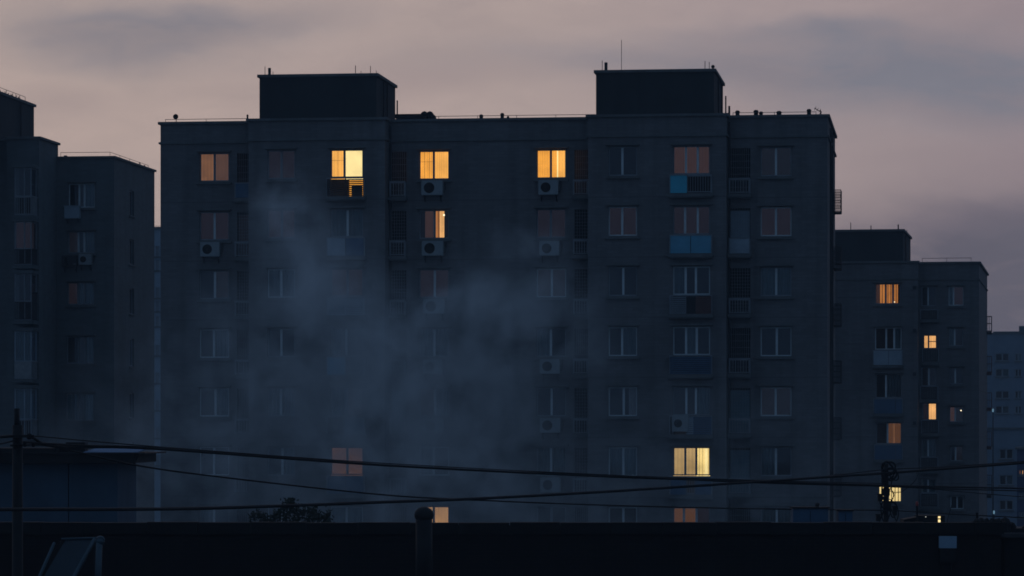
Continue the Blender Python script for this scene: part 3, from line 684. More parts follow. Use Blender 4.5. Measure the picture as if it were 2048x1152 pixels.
for i, (ua, ub, va, vb, pn, mu) in enumerate(RW2):
    s0, s1, z0, z1 = rb.rect('wing', ua, ub, va, vb)
    rb.window('wing', s0, s1, z0, z1, pn, mu, sill=False, visor=(i == 0), fw=0.05, trans=(1, 0.52) if i == 1 else None, frame=M_FRAMED if i in (1, 3) else None)
    rb.balcony('wing', s0-0.03, s1+0.1, z0-0.28 if i == 0 else z0-0.05, z0-0.85, [(1, 'bars', M_IROND), (1, 'bars', M_IROND)], proj=0.3)
RW3 = [(1897, 1927, 573, 611, ['T','W2'], [0.33]), (1898, 1926, 656, 692, ['T','N'], [0.4]), (1900, 1926, 735, 768, ['N','N'], [0.4]),
       (1899, 1927, 813, 844, ['W1','W3'], [0.4]), (1901, 1926, 892, 922, ['N','W3'], [0.4]), (1901, 1927, 992, 1018, ['N','N'], [0.5])]
for (ua, ub, va, vb, pn, mu) in RW3: rb.window('wing', *rb.rect('wing', ua, ub, va, vb), pn, mu, fw=0.05)
room_lamp(rb, 'wing', 1922, 821, 0.04); room_lamp(rb, 'wing', 1851, 922, 0.035); room_lamp(rb, 'bay', 1789, 604, 0.03)
rb.inner.box(sR0+0.2, -0.3, 1.2, 1.3, 0.2, zr-1.0); rb.inner.box(sR0+0.3, sR1-0.3, 0.0, 0.05, 0.2, zr-1.0)
def right_extra(w):
    w.quad((0, 0, 0), (0, DR, 0), (0, DR, zr), (0, 0, zr)); w.quad((sR1, RB, 0), (sR1, 0, 0), (sR1, 0, zr), (sR1, RB, zr))
    w.quad((sR0, RB, 0), (sR0, DR, 0), (sR0, DR, zr), (sR0, RB, zr)); w.quad((sR0, DR, 0), (0, DR, 0), (0, DR, zr), (sR0, DR, zr))
rb.finish(right_extra)
oR = [(sR0, RB), (sR1, RB), (sR1, 0), (0, 0), (0, DR), (sR0, DR)]
band(oR, -0.28, 0.11, zr+0.003, zr+0.13).build('parapet_coping', M_TRIM, rb.root)
zrm = rb.z_of(559, 0, 0); band(oR, 0.002, 0.06, zrm-0.04, zrm+0.04).build('cornice', M_TRIM, rb.root)
m = MB(); m.prism(grow(oR, -0.02), zr-0.8, zr-0.6); m.build('roof', M_ROOF, rb.root)
tower(rb, 1640, 1806, 459, 0, 8.8, [(1701.5, 445, 0.4, 0.025), (1742, 451, 0.4, 0.03), (1796.5, 449, 0.5, 0.045), (1814, 460, 4, 0.02)], [2.0], ubase_d=-0.6, zbase=zr-0.62)
rb.wire_rail([(sR1+0.2, 0.4), (-0.5, 0.4)], zr+0.1, 0.28, 1.6)
for i, (va, vb) in enumerate(((632, 662), (712, 744), (785, 816), (863, 893), (950, 990))):
    dd = DR-1.4; z0, z1 = rb.z_of(vb, 0, dd), rb.z_of(va, 0, dd); m = MB()
    for zz in (z0, (z0+z1)/2, z1-0.03):
        m.box(0.003, 0.30, dd, dd+0.03, zz, zz+0.03); m.box(0.003, 0.30, dd+1.17, dd+1.2, zz, zz+0.03); m.box(0.27, 0.30, dd+0.031, dd+1.169, zz, zz+0.03)
    for j in range(9): y = dd+1.17*j/8; m.box(0.301, 0.325, y, y+0.025, z0, z1)
    for x_ in (0.08, 0.18): m.box(x_, x_+0.025, dd-0.026, dd-0.001, z0, z1)
    m.box(0.003, 0.32, dd+0.031, dd+1.169, z0-0.2, z0-0.01)
    m.build('window_cage', M_IROND if i in (0, 4) else M_BROWNP, rb.root)
for va in (575, 661, 748, 846):
    s = rb.s_of(1829, RB-0.1); z = rb.z_of(va, s, RB); m = MB(); m.box(s-0.1, s+0.1, RB-0.14, RB-0.003, z-0.12, z+0.1); m.build('junction_box', M_IROND, rb.root)

# ================================================================== FAR BUILDINGS
def far_block(label, u0, D0, vpx, ul, vt, depth, cols, rows, wh, lit={}, steps=(), wall=None):
    b = Block('apartment_building', label, 'building', u0, D0, vpx, wall or surf('far_hazed_wall', (0.15, 0.20, 0.25), 0.9, 0.15, 0.4))  # default far wall: paleness of haze put into the base colour
    sl = b.s_of(ul, 0); zt = b.z_of(vt, 0, 0); b.plane('f', sl, 0, 0, 0, zt)
    for i, (ua, ub) in enumerate(cols):
        for j, v in enumerate(rows):
            s0, s1, z0, z1 = b.rect('f', ua, ub, v, v+wh)
            if z0 < 0.5: continue
            b.window('f', s0, s1, z0, z1, lit.get((i, j), ['N', 'T' if (i+j) % 2 else 'N']), None, visor=False, fw=0.09, frame=M_FRAMED)
    b.inner.box(sl+0.3, -0.3, 1.2, 1.3, 0.2, zt-1.0)
    def ex(w):
        w.quad((0, 0, 0), (0, depth, 0), (0, depth, zt), (0, 0, zt)); w.quad((sl, 0, 0), (sl, depth, 0), (sl, depth, zt), (sl, 0, zt))
        w.quad((sl, depth, 0), (0, depth, 0), (0, depth, zt), (sl, depth, zt))
    b.finish(ex)
    m = MB(); m.box(sl+0.1, -0.1, 0.1, depth-0.1, zt-0.6, zt-0.4); m.build('roof', M_ROOF, b.root)
    band([(sl, 0), (0, 0), (0, depth), (sl, depth)], -0.3, 0.15, zt+0.003, zt+0.2).build('parapet_coping', M_TRIM, b.root)
    for (ua, ub, vv, dd, dep) in steps:
        s0, s1 = b.s_of(ua, dd), b.s_of(ub, dd); m = MB(); m.box(s0, s1, dd, dd+dep, zt-0.45, b.z_of(vv, s0, dd)); m.build('stair_tower', M_WALL_L, b.root)
    return b
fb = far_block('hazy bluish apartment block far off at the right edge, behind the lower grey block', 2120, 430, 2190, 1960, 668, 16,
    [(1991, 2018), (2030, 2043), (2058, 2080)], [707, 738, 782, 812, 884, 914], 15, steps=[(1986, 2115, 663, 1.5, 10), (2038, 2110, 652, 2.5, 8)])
fc = far_block('dim low block at the right edge, its pale parapet beside the lower grey block', 2110, 330, 2190, 1930, 859, 14,
    [(1999, 2026), (2064, 2090)], [898, 950, 1000], 20)
fd = far_block('dark narrow block at the right edge with a small orange lit window', 2140, 290, 2190, 2034, 899, 12, [(2029.5+8, 2048), (2070, 2090)], [939, 985, 1024], 11,
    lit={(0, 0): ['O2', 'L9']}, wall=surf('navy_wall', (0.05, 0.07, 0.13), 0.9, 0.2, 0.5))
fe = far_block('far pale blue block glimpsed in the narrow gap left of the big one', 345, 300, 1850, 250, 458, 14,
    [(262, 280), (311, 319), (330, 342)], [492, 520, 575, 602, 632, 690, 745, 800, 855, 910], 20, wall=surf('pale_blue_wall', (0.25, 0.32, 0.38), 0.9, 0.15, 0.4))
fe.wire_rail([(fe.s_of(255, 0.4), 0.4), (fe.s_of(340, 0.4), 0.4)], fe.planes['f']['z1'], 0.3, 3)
def lamp_post(u, v, Y, label):
    p = at(u, v, Y); t = thing('street_lamp', label, 'lamp', (p.x, p.y, 0))
    m = MB(); m.tube([(0, 0, 0), (0, 0, p.z-0.1)], 0.09, 8, 0.05); m.build('pole', M_DARKMET, t)
    m = MB(); m.lathe(0, 0, [(0.05, p.z-0.1), (0.08, p.z-0.02), (0.08, p.z+0.16), (0.04, p.z+0.22)], 10); m.build('lamp_head', lamp_cloth('cold_lamp', (95, 130, 150), 0.9, 0.02, 3, 0.02), t)
lamp_post(1986, 822, 320, 'higher of two tiny cold white lamps beside the lower grey block')
lamp_post(1988, 1026, 300, 'lower of two tiny cold white lamps, just above the end of the brick wall')

# ================================================================== FOREGROUND
YW = 80.0; SW = F/YW
zc1 = H-(1045-VH)/SW; zc0 = H-(1068-VH)/SW
xl, xr = (-420-CX)/SW, (2003-CX)/SW
t = thing('brick_building', 'low near-black brick building with a flat coping across the bottom of the photo', 'building', (0, YW, 0))
m = MB(); m.box(xl, xr, 0.0, 0.30, 0, zc0-0.003); m.box(xr-0.3, xr, 0.301, 8, 0, zc0-0.003); m.box(xl, xl+0.3, 0.301, 8, 0, zc0-0.003); m.box(xl+0.301, xr-0.301, 7.7, 8, 0, zc0-0.003); m.build('wall', M_BRICK, t)
m = MB()
x = xl-0.05
while x < xr:
    w = min(random.uniform(1.1, 1.3), xr+0.06-x); m.box(x, x+w-0.012, -0.09, 0.38, zc0, zc1+random.uniform(-0.010, 0.012)); x += w
m.build('coping', M_COPING, t)
zroof = zc0-0.35
m = MB(); m.box(xl+0.301, xr-0.301, 0.301, 7.699, zroof-0.2, zroof); m.build('roof', M_ROOF, t)
m = MB(); m.box(xl, xr-1.0, -14, -0.003, 0, 6.3); m.build('annex', M_BRICK, t)
# small pale-topped box on the wall
p0 = at(1877, 1072, YW); t = thing('wall_box', 'dark box with a pale blue top, fixed on the brick wall', 'wall box', (p0.x, YW, p0.z))
w_ = 35/SW; hh = 24/SW
m = MB(); m.box(0, w_, -0.12, -0.003, -hh, 0); m.build('cover', surf('pale_plastic', (0.22, 0.33, 0.42), 0.45, 0.08, 3), t)
m = MB(); m.box(0.02, w_-0.03, -0.20, -0.003, -hh-0.36, -hh-0.003); m.box(0.03, w_-0.05, -0.23, -0.203, -hh-0.3, -hh-0.05); m.build('body', M_BLACK, t)
m = MB(); m.tube([(w_-0.1, -0.05, -hh-0.36), (w_-0.1, -0.05, -hh-0.6)], 0.02, 6); m.build('conduit', M_BLACK, t)
# low dark block past the wall's right end
p0 = at(2008, 1068, YW); t = thing('outbuilding', 'black low flat-roofed outbuilding just past the right end of the brick wall', 'building', (p0.x, YW+0.6, 0))
m = MB(); m.box(0.1, 5, 0, 6, 0, p0.z-0.1); m.build('wall', M_COPING, t)
m = MB(); m.box(0.0, 5.1, -0.1, 6.1, p0.z-0.097, p0.z); m.build('roof', M_ROOF, t)
m = MB(); m.box(0.35, 0.75, 0.5, 0.9, p0.z+0.003, p0.z+0.1)
for (a, b_, r, hgt) in ((0.2, 0.6, 0.16, 0.36), (0.36, 0.7, 0.13, 0.25), (0.8, 0.7, 0.2, 0.22), (1.2, 0.8, 0.2, 0.28)):
    m.lathe(a, b_, [(r, p0.z+0.003), (r*0.95, p0.z+hgt*0.6), (r*0.6, p0.z+hgt*0.9), (0.02, p0.z+hgt)], 9)
m.build('roof_lump', M_BLACK, t)
# debris by the wall's end
p0 = at(1985, 1040, YW+1); t = thing('rubble_heap', 'low heap of dark rubble on the coping at the right end of the brick wall', 'rubble', (p0.x, YW+0.14, zc1+0.013))
m = MB(); m.box(-0.6, 0.2, -0.07, 0.14, -0.002, 0.012)
for i in range(16):
    a, r = random.uniform(-0.55, 0.16), random.uniform(0.03, 0.08); zz = random.uniform(0.02, 0.06); m.lathe(a, random.uniform(-0.08, 0.12), [(r, -0.0), (r*1.1, zz*0.6), (r*0.5, zz+0.03), (0.01, zz+0.04)], 6)
m.build('rubble', M_BLACK, t)
# round-topped flue in front of the wall
p0 = at(848, 1030, 73); k = 73/F; t = thing('flue_pipe', 'thick dark flue pipe with a round ball cap rising in front of the brick wall', 'flue pipe', (p0.x, 73, 6.3))
zb = p0.z-6.3; m = MB(); m.lathe(0, 0, [(16.5*k, 0), (16.5*k, zb-0.05)], 22); m.build('pipe', M_DARKMET, t, True)
m = MB(); r = 19.5*k; m.lathe(0, 0, [(r*math.cos(a), zb+r*0.86*math.sin(a)) for a in [R(x) for x in (-50, -35, -18, 0, 15, 30, 45, 60, 75, 88)]], 24); m.build('cap', M_DARKMET, t, True)
# tilted panel with pale bars
Yp = 72.0; k = Yp/F
def pp(u, v, dy=0.0): q = at(u, v, Yp); return (q.x, dy, q.z-6.3)
t = thing('solar_panel', 'tilted dark panel with thin pale side bars, low in the left corner', 'solar panel', (0, Yp, 6.3))
zlow = pp(0, 1190)[2]
m = MB(); a, b_, c_, d_ = pp(122, 1079, 0.9), pp(183, 1079, 0.9), pp(132, 1190, 0), pp(66, 1190, 0)
m.v += [a, b_, c_, d_]+[(q[0], q[1]+0.05, q[2]-0.03) for q in (a, b_, c_, d_)]; m.f += [(0,1,2,3), (7,6,5,4), (0,4,5,1), (1,5,6,2), (2,6,7,3), (3,7,4,0)]
m.build('glazing', surf('dark_collector', (0.015, 0.03, 0.042), 0.3, 0.2, 2.0), t)
m = MB(); m.tube([pp(99, 1088, 0.75), pp(63, 1190, -0.05)], 0.035, 6); m.build('side_bar', surf('pale_steel', (0.05, 0.085, 0.105), 0.5, 0.15, 3), t)
m = MB(); m.tube([pp(179, 1080, 0.86), pp(128, 1190, -0.05)], 0.04, 6); m.build('side_bar', MATS['pale_steel'], t)
m = MB(); m.tube([pp(112, 1080, 0.85), pp(187, 1078, 0.88)], 0.02, 6); m.build('top_bar', MATS['pale_steel'], t)
m = MB()
for u in (110, 175): q = pp(u, 1085, 0.92); m.tube([q, (q[0], 0.95, 0)], 0.025, 5)
m.tube([(pp(75, 0)[0], -0.03, zlow+0.1), (pp(75, 0)[0], -0.03, 0)], 0.025, 5); m.tube([(pp(130, 0)[0], -0.03, zlow+0.1), (pp(130, 0)[0], -0.03, 0)], 0.025, 5); m.build('stand', M_DARKMET, t)
p0 = at(196, 1082, Yp); t = thing('vent_pipe', 'pale pipe with a rounded top standing right of the tilted panel', 'pipe', (p0.x, Yp+0.3, 6.3))
zz = p0.z-6.3; m = MB(); m.tube([(-0.05, 0, 0), (-0.01, 0, zz-0.05)], 0.07, 10); m.build('pipe', MATS['pale_steel'], t, True)
m = MB(); m.ring((0.01, 0, zz), 0.075, 0.03, 'y', 18, 8); m.lathe(0.01, 0, [(0.07, zz-0.07), (0.075, zz), (0.05, zz+0.04), (0.01, zz+0.06)], 12); m.build('hood', MATS['pale_steel'], t, True)
# shed behind the wall at the left
Ys = 100.0; t = thing('shed', 'dark panelled shed with an overhanging flat roof at the lower left', 'shed', (0, Ys, 0))
X = lambda u: (u-CX)/F*Ys
Z = lambda v: H+(VH-v)/F*Ys
m = MB(); m.box(X(-180), X(136), 0, 5, 0, Z(927)); m.box(X(138), X(235), 0.01, 5, 0, Z(927)); m.build('wall', M_SHED, t)
m = MB(); m.box(X(-190), X(274), -0.55, 5.4, Z(926), Z(908)); m.build('fascia', M_BLACK, t)
m = MB(); m.box(X(-190), X(294), -0.6, 5.5, Z(907.8), Z(905)); m.build('roof', M_DARKMET, t)
m = MB(); m.box(X(-190), X(118), -0.58, 3.0, Z(904.8), Z(896)); m.build('roof_kerb', M_BLACK, t)
m = MB(); j = len(m.v); q0, q1 = (-0.3, Z(904)), (4.6, Z(893))
m.v += [(X(169), q0[0], q0[1]), (X(276), q0[0], q0[1]), (X(274), q1[0], q1[1]), (X(168), q1[0], q1[1]), (X(169), q0[0], q0[1]-0.03), (X(276), q0[0], q0[1]-0.03), (X(274), q1[0], q1[1]-0.03), (X(168), q1[0], q1[1]-0.03)]
m.f += [(0,1,2,3), (7,6,5,4), (0,4,5,1), (1,5,6,2), (2,6,7,3), (3,7,4,0)]; m.build('roof_sheet', surf('sky_tinted_sheet', (0.15, 0.24, 0.36), 0.9, 0.15, 1.5, spec=0.05), t)  # sky reflection put into the sheet's matte blue base colour
m = MB(); m.tube([(X(280), -0.4, Z(906)), (X(270), -0.4, Z(927))], 0.05, 6); m.build('gutter', M_BLACK, t)
t = thing('roof_crate', 'black crate sitting on the shed roof', 'crate', (X(143), Ys+0.4, Z(905)))
m = MB(); m.box(-0.38, 0.38, -0.3, 0.4, 0.003, 0.26); m.build('body', M_BLACK, t)
m = MB(); m.box(-0.18, 0.38, -0.31, 0.41, 0.263, 0.30); m.build('lid', M_BLACK, t)
# utility pole, left
Yl = 62.0; k = Yl/F; p0 = at(35, 850, Yl)
t = thing('utility_pole', 'thick dark utility pole at the far left with a thin stub on top', 'utility pole', (p0.x, Yl, 0))
m = MB(); m.tube([(0, 0, 0), (0, 0, p0.z)], 13*k, 14, 10*k); m.build('pole', M_DARKMET, t, True)
zt_ = at(0, 817, Yl).z; m = MB(); m.tube([(-0.01, 0, p0.z-0.1), (-0.01, 0, zt_)], 5.5*k, 10); m.build('pole_top', M_DARKMET, t, True)
zz = at(0, 872, Yl).z; m = MB(); m.ring((0, 0, zz), 0.115, 0.02, 'z', 16, 6); m.ring((0, 0, zz-0.17), 0.12, 0.02, 'z', 16, 6); m.box(-0.12, 0.32, -0.17, -0.12, zz-0.03, zz+0.02); m.build('clamp', M_DARKMET, t)
for (u, v, r) in ((61, 873, 0.055), (52, 889, 0.04), (69, 890, 0.035)):
    q = at(u, v, Yl); m = MB(); m.lathe(q.x-p0.x, -0.15, [(r*0.5, q.z-r), (r, q.z-r*0.4), (r*0.7, q.z), (r, q.z+r*0.4), (r*0.5, q.z+r)], 10); m.build('insulator', M_BLACK, t)
# utility pole, right
Yr = 92.0; k = Yr/F; p0 = at(1772, 935, Yr)
t = thing('utility_pole', 'slim utility pole tangled in coils of cable in front of the lower grey block', 'utility pole', (p0.x, Yr, 0))
m = MB(); m.tube([(0, 0, 0), (0, 0, p0.z+0.1)], 6.5*k, 12, 5*k); m.build('pole', M_DARKMET, t, True)
rr = lambda u, v, dy=-0.15: (at(u, v, Yr).x-p0.x, dy, at(u, v, Yr).z)
for i, (u, v, r, a, b_) in enumerate(((1776, 936, 13, 1.0, 1.0), (1782, 948, 11, 0.9, 1.1), (1774, 943, 15, 0.8, 1.2), (1768, 958, 9, 0.6, 1.7), (1788, 952, 8, 1, 1.1), (1765, 1000, 8, 0.8, 1.9), (1785, 1018, 10, 0.7, 1.5), (1770, 1022, 12, 0.8, 1.6))):
    m = MB(); c = rr(u, v); pts = []
    for j in range(27):
        an = 2*math.pi*j/26; q = r*k*(1+0.12*math.sin(3*an+i)); pts.append((c[0]+q*a*math.cos(an), c[1]+0.04*math.sin(2*an+i), c[2]+q*b_*math.sin(an)))
    m.tube(pts, 0.028 if i < 3 else 0.018, 6); m.build('cable_coil', M_BLACK, t)
for (pts, r) in (([(1785, 950), (1780, 975), (1786, 990), (1779, 1010), (1790, 1040)], 0.018), ([(1776, 980), (1787, 985), (1800, 984)], 0.010), ([(1766, 950), (1762, 985), (1768, 1012), (1757, 1043)], 0.022),
                 ([(1832, 943), (1832, 955), (1822, 968), (1800, 985)], 0.010), ([(1780, 1000), (1792, 1012), (1795, 1030), (1790, 1045)], 0.018), ([(1777, 998), (1783, 1001), (1782, 1006)], 0.012)):
    P = [Vector(rr(u, v, -0.2)) for u, v in pts]; Q = []
    for i in range(len(P)-1):
        a = P[max(i-1, 0)]; b_ = P[i]; c = P[i+1]; d_ = P[min(i+2, len(P)-1)]
        for j in range(6):
            s = j/6; Q.append(0.5*((2*b_)+(c-a)*s+(2*a-5*b_+4*c-d_)*s*s+(3*b_-a-3*c+d_)*s**3))
    Q.append(P[-1]); m = MB(); m.tube(Q, r, 6); m.build('loose_cable', M_BLACK, t)
for (u, v, w, hgt) in ((1759, 996, 9, 13), (1755, 1036, 8, 12), (1771, 985, 14, 12), (1773, 1012, 15, 16), (1768, 965, 10, 14), (1788, 1022, 8, 16)):
    c = rr(u, v); m = MB(); m.box(c[0]-w*k/2, c[0]+w*k/2, -0.24, -0.07, c[2]-hgt*k/2, c[2]+hgt*k/2); m.box(c[0]-w*k/2-0.02, c[0]+w*k/2+0.02, -0.26, -0.05, c[2]+hgt*k/2+0.003, c[2]+hgt*k/2+0.03); m.build('junction_box', M_BLACK, t)
# overhead cables
def cable(pts, r, label, ya=62.0, ub=1775.0, yb=91.8, sag=0):
    def Yu(u): return ya+(yb-ya)*(u-35)/(ub-35)
    P = [at(u, v, Yu(u)) for u, v in pts]; Q = []
    for i in range(len(P)-1):
        a = P[i-1] if i else P[0]*2-P[1]; b_ = P[i]; c = P[i+1]; d_ = P[i+2] if i+2 < len(P) else P[-1]*2-P[-2]
        for j in range(10):
            s = j/10; Q.append(0.5*((2*b_)+(c-a)*s+(2*a-5*b_+4*c-d_)*s*s+(3*b_-a-3*c+d_)*s**3))
    Q.append(P[-1]); m = MB(); o = Q[0].copy(); m.tube([q-o for q in Q], r, 7)
    ob = m.build('overhead_cable', M_BLACK, None, True); ob.location = o
    return tag(ob, label, 'cable', 'overhead cables')
cable([(41, 870), (80, 873), (310, 893), (760, 926), (1200, 949), (1500, 960), (1775, 967)], 0.011, 'thinnest upper cable of the sagging bundle between the two poles')
cable([(62, 874), (115, 893), (310, 897.5), (760, 930), (1200, 952.5), (1480, 962), (1775, 971), (1900, 974), (2100, 978)], 0.026, 'thick cable drooping from the left pole past the crate and on to the right edge')
cable([(41, 884), (169, 891), (310, 895.5), (620, 919), (900, 938), (1200, 950.5), (1500, 965), (1775, 973), (1900, 978), (2100, 983)], 0.018, 'middle cable of the sagging bundle, running close along the thick one')
cable([(1775, 974), (1850, 977), (1950, 986), (2100, 998)], 0.012, 'short cable from the right pole that droops lowest towards the right edge')
cable([(44, 889), (110, 894), (270, 930), (450, 955), (760, 989), (950, 1000), (1200, 1010), (1480, 1017), (1775, 1021), (1900, 1028), (2100, 1038)], 0.018, 'lower single cable falling rightwards from under the shed roof corner')
cable([(-80, 1019), (330, 1018), (560, 1012), (760, 1004.5), (950, 997.5), (1200, 984), (1480, 966), (1640, 955), (1775, 946), (1900, 937), (2100, 922)], 0.034, 'thickest cable, level at the left and rising all the way to the right edge', ya=60.8)
cable([(1640, 954), (1700, 947), (1775, 939), (1900, 933), (2100, 919)], 0.014, 'thin cable just above the thick rising one near the right pole')
cable([(-80, 882), (33, 871)], 0.026, 'short thick cable reaching the left pole from the left edge')
cable([(-80, 902), (0, 888), (33, 880)], 0.014, 'short thin lower cable reaching the left pole from the left edge')
# roof clutter on the brick building
def on_roof(u, Y): return ((u-CX)/F*Y, Y, zroof)
Yk = 86.0; kk = Yk/F
for (ua, ub, vt, lbl) in ((1586, 1656, 1014, 'wide dark blue cabinet behind the brick wall, below the big block'), (1677, 1705, 1019, 'narrow dark blue cabinet just behind the wall, right of the wider one')):
    x, y, z = on_roof(ua, Yk); hgt = H-(vt-VH)*kk-zroof; w_ = (ub-ua)*kk
    t = thing('metal_cabinet', lbl, 'cabinet', (x, y, z), 0, 'blue cabinets behind the wall')
    m = MB(); m.box(0, w_, 0, 0.5, 0, hgt-0.043); m.build('body', M_DKBLUE, t)
    m = MB(); m.box(-0.04, w_+0.04, -0.05, 0.54, hgt-0.04, hgt); m.build('top', M_DARKMET, t)
    m = MB(); m.box(w_*0.5-0.006, w_*0.5+0.006, -0.012, -0.002, 0.05, hgt-0.1); m.build('door_seam', M_BLACK, t)
    if ub-ua > 40: m = MB(); m.lathe(w_*0.72, 0.25, [(0.05, hgt+0.003), (0.05, hgt+0.06), (0.08, hgt+0.065), (0.03, hgt+0.1)], 10); m.build('vent', M_DARKMET, t)
x, y, z = on_roof(1803, Yk); t = thing('rooftop_cabin', 'low black cabin with two tiny warm lit panes, behind the brick wall', 'cabin', (x, y, z))
hz = lambda v: H-(v-VH)*kk-zroof
w_ = 87*kk
m = MB(); m.prism([(0.42, 0), (w_, 0), (w_, 0.8), (0.42, 0.8)], 0, hz(1031)); m.build('body', M_BLACK, t)
m = MB(); j = len(m.v); m.v += [(0, 0, 0), (0.415, 0, 0), (0.415, 0, hz(1034)), (0.06, 0, hz(1039)), (0, 0.8, 0), (0.415, 0.8, 0), (0.415, 0.8, hz(1034)), (0.06, 0.8, hz(1039))]; m.f += [(0,1,2,3), (7,6,5,4), (0,4,5,1), (1,5,6,2), (2,6,7,3), (3,7,4,0)]; m.build('lean_to', M_BLACK, t)
wl = surf('black_frame', (0.02, 0.02, 0.02))
m = MB(); m.box(72*kk, 78.5*kk, -0.02, -0.004, hz(1046.5), hz(1031.8)); wn = m.build('window', wl, t)
for va, vb in ((1032.5, 1036.5), (1039, 1046)):
    m = MB(); m.box(73*kk, 77.6*kk, -0.032, -0.022, hz(vb), hz(va)); m.build('pane', lamp_cloth('cabin_light', (255, 226, 160), 1.3, 0.05, 4, 0.05), wn)
m = MB(); m.box(47.6*kk, 49.2*kk, -0.02, -0.004, hz(1034.5), hz(1033)); m.build('indicator_light', lamp_cloth('indicator', (190, 190, 180), 1, 0.02, 4, 0.02), t)
x, y, z = on_roof(1834, Yk-1.5); kq = (Yk-1.5)/F; t = thing('beacon_post', 'short dark post with a dull red beacon on top, right of the tangled pole', 'beacon', (x, y, z))
hz2 = lambda v: H-(v-VH)*kq-zroof
m = MB(); m.tube([(0, 0, 0), (0, 0, hz2(1012))], 0.028, 8); m.build('post', M_DARKMET, t)
m = MB(); m.lathe(0, 0, [(0.03, hz2(1012)), (0.038, hz2(1010)), (0.036, hz2(1005)), (0.015, hz2(1002.5))], 10); m.build('beacon', surf('red_plastic', (0.30, 0.05, 0.04), 0.4, 0.1, 3), t)
x, y, z = on_roof(1893, Yk-1); t = thing('wire_antenna', 'thin slanting wire aerial right of the lit black cabin', 'antenna', (x, y, z))
m = MB(); m.tube([(0, 0, 0), (0.02, 0, hz(1040)), (0.06, 0, hz(1028)), (0.12, 0, hz(1012)), (0.15, 0, hz(1000))], 0.008, 5); m.build('wire', M_BLACK, t)
m = MB(); m.box(-0.14, -0.1, -0.05, 0.05, 0, hz(1042)); m.box(-0.05, 0.05, -0.05, 0.05, 0, 0.08); m.build('base', M_BLACK, t)
x, y, z = on_roof(1954, Yk-1); t = thing('short_post', 'short black post standing behind the wall near its right end', 'post', (x, y, z))
m = MB(); m.tube([(0, 0, 0), (0, 0, hz(1025))], 0.03, 8); m.build('shaft', M_BLACK, t)
m = MB(); m.lathe(0, 0, [(0.036, hz(1026)), (0.036, hz(1024.5)), (0.01, hz(1023))], 8); m.build('cap', M_BLACK, t)
# sapling behind the wall
Yt = 90.0; kt = Yt/F; xb = at(585, 0, Yt).x
t = thing('sapling_tree', 'small sparse leafy treetop poking up behind the brick wall', 'tree', (xb, Yt, 0))
tips = [(508,1030),(516,1027),(524,1036),(532,1040),(552,1030),(560,1024),(566,1014),(574,1006),(580,1002),(586,1010),(590,1018),(576,1022),(570,1034),(598,1030),(604,1020),(612,1022),(622,1018),(630,1022),(626,1034),(616,1036),(640,1036),(650,1034),(656,1029),(590,1040),(546,1042),(580,1050),(610,1050),(530,1052),(650,1048)]
m = MB(); fork = Vector((0, 0, 5.6)); m.tube([(0, 0, 0), (0.05, 0.05, 2.5), tuple(fork)], 0.07, 8, 0.045)
TP = []
for (u, v) in tips:
    q = at(u, v, Yt); e = Vector((q.x-xb, random.uniform(-0.6, 0.6), q.z)); TP.append(e)
    mid = fork.lerp(e, 0.55)+Vector((e.x*0.12, 0, random.uniform(-0.1, 0.1))); m.tube([tuple(fork), tuple(mid), tuple(e)], 0.02, 5, 0.006)
m.build('trunk', surf('bark', (0.03, 0.025, 0.02)), t)
m = MB()
for e in TP:
    for _ in range(48):
        c = e+Vector((random.gauss(0, 0.075), random.gauss(0, 0.1), random.gauss(-0.03, 0.075)))
        a = Vector((random.gauss(0, 1), random.gauss(0, 1), random.gauss(0, 1))).normalized(); b_ = a.orthogonal().normalized(); L, W = random.uniform(0.04, 0.07), random.uniform(0.02, 0.034)
        m.quad(c-a*L, c+b_*W, c+a*L, c-b_*W)
m.raw = True
m.build('crown', surf('leaf', (0.018, 0.025, 0.014), 0.7, 0.3, 3.0), t)
# ground
m = MB(); m.quad((-900, -10, 0), (900, -10, 0), (900, 1500, 0), (-900, 1500, 0)); g = m.build('ground', surf('asphalt_ground', (0.05, 0.05, 0.052), 0.95, 0.3, 0.4, bump=0.4)); g['kind'] = 'structure'

# ------------------------------------------------------------------ air and smoke
def box_obj(name, x0, x1, y0, y1, z0, z1, mat):
    m = MB(); m.box(x0, x1, y0, y1, z0, z1); o = m.build(name, mat); o['kind'] = 'stuff'; return o
HAZE_D = 0.00040
m_, nt, out = new_mat('haze_air')
pv = N(nt, 'ShaderNodeVolumePrincipled'); pv.inputs['Color'].default_value = (0.68, 0.85, 1.0, 1); pv.inputs['Density'].default_value = HAZE_D; pv.inputs['Anisotropy'].default_value = 0.0
nt.links.new(pv.outputs[0], out.inputs['Volume'])
box_obj('haze', -910, 910, -12, 1510, -1, 32, m_)
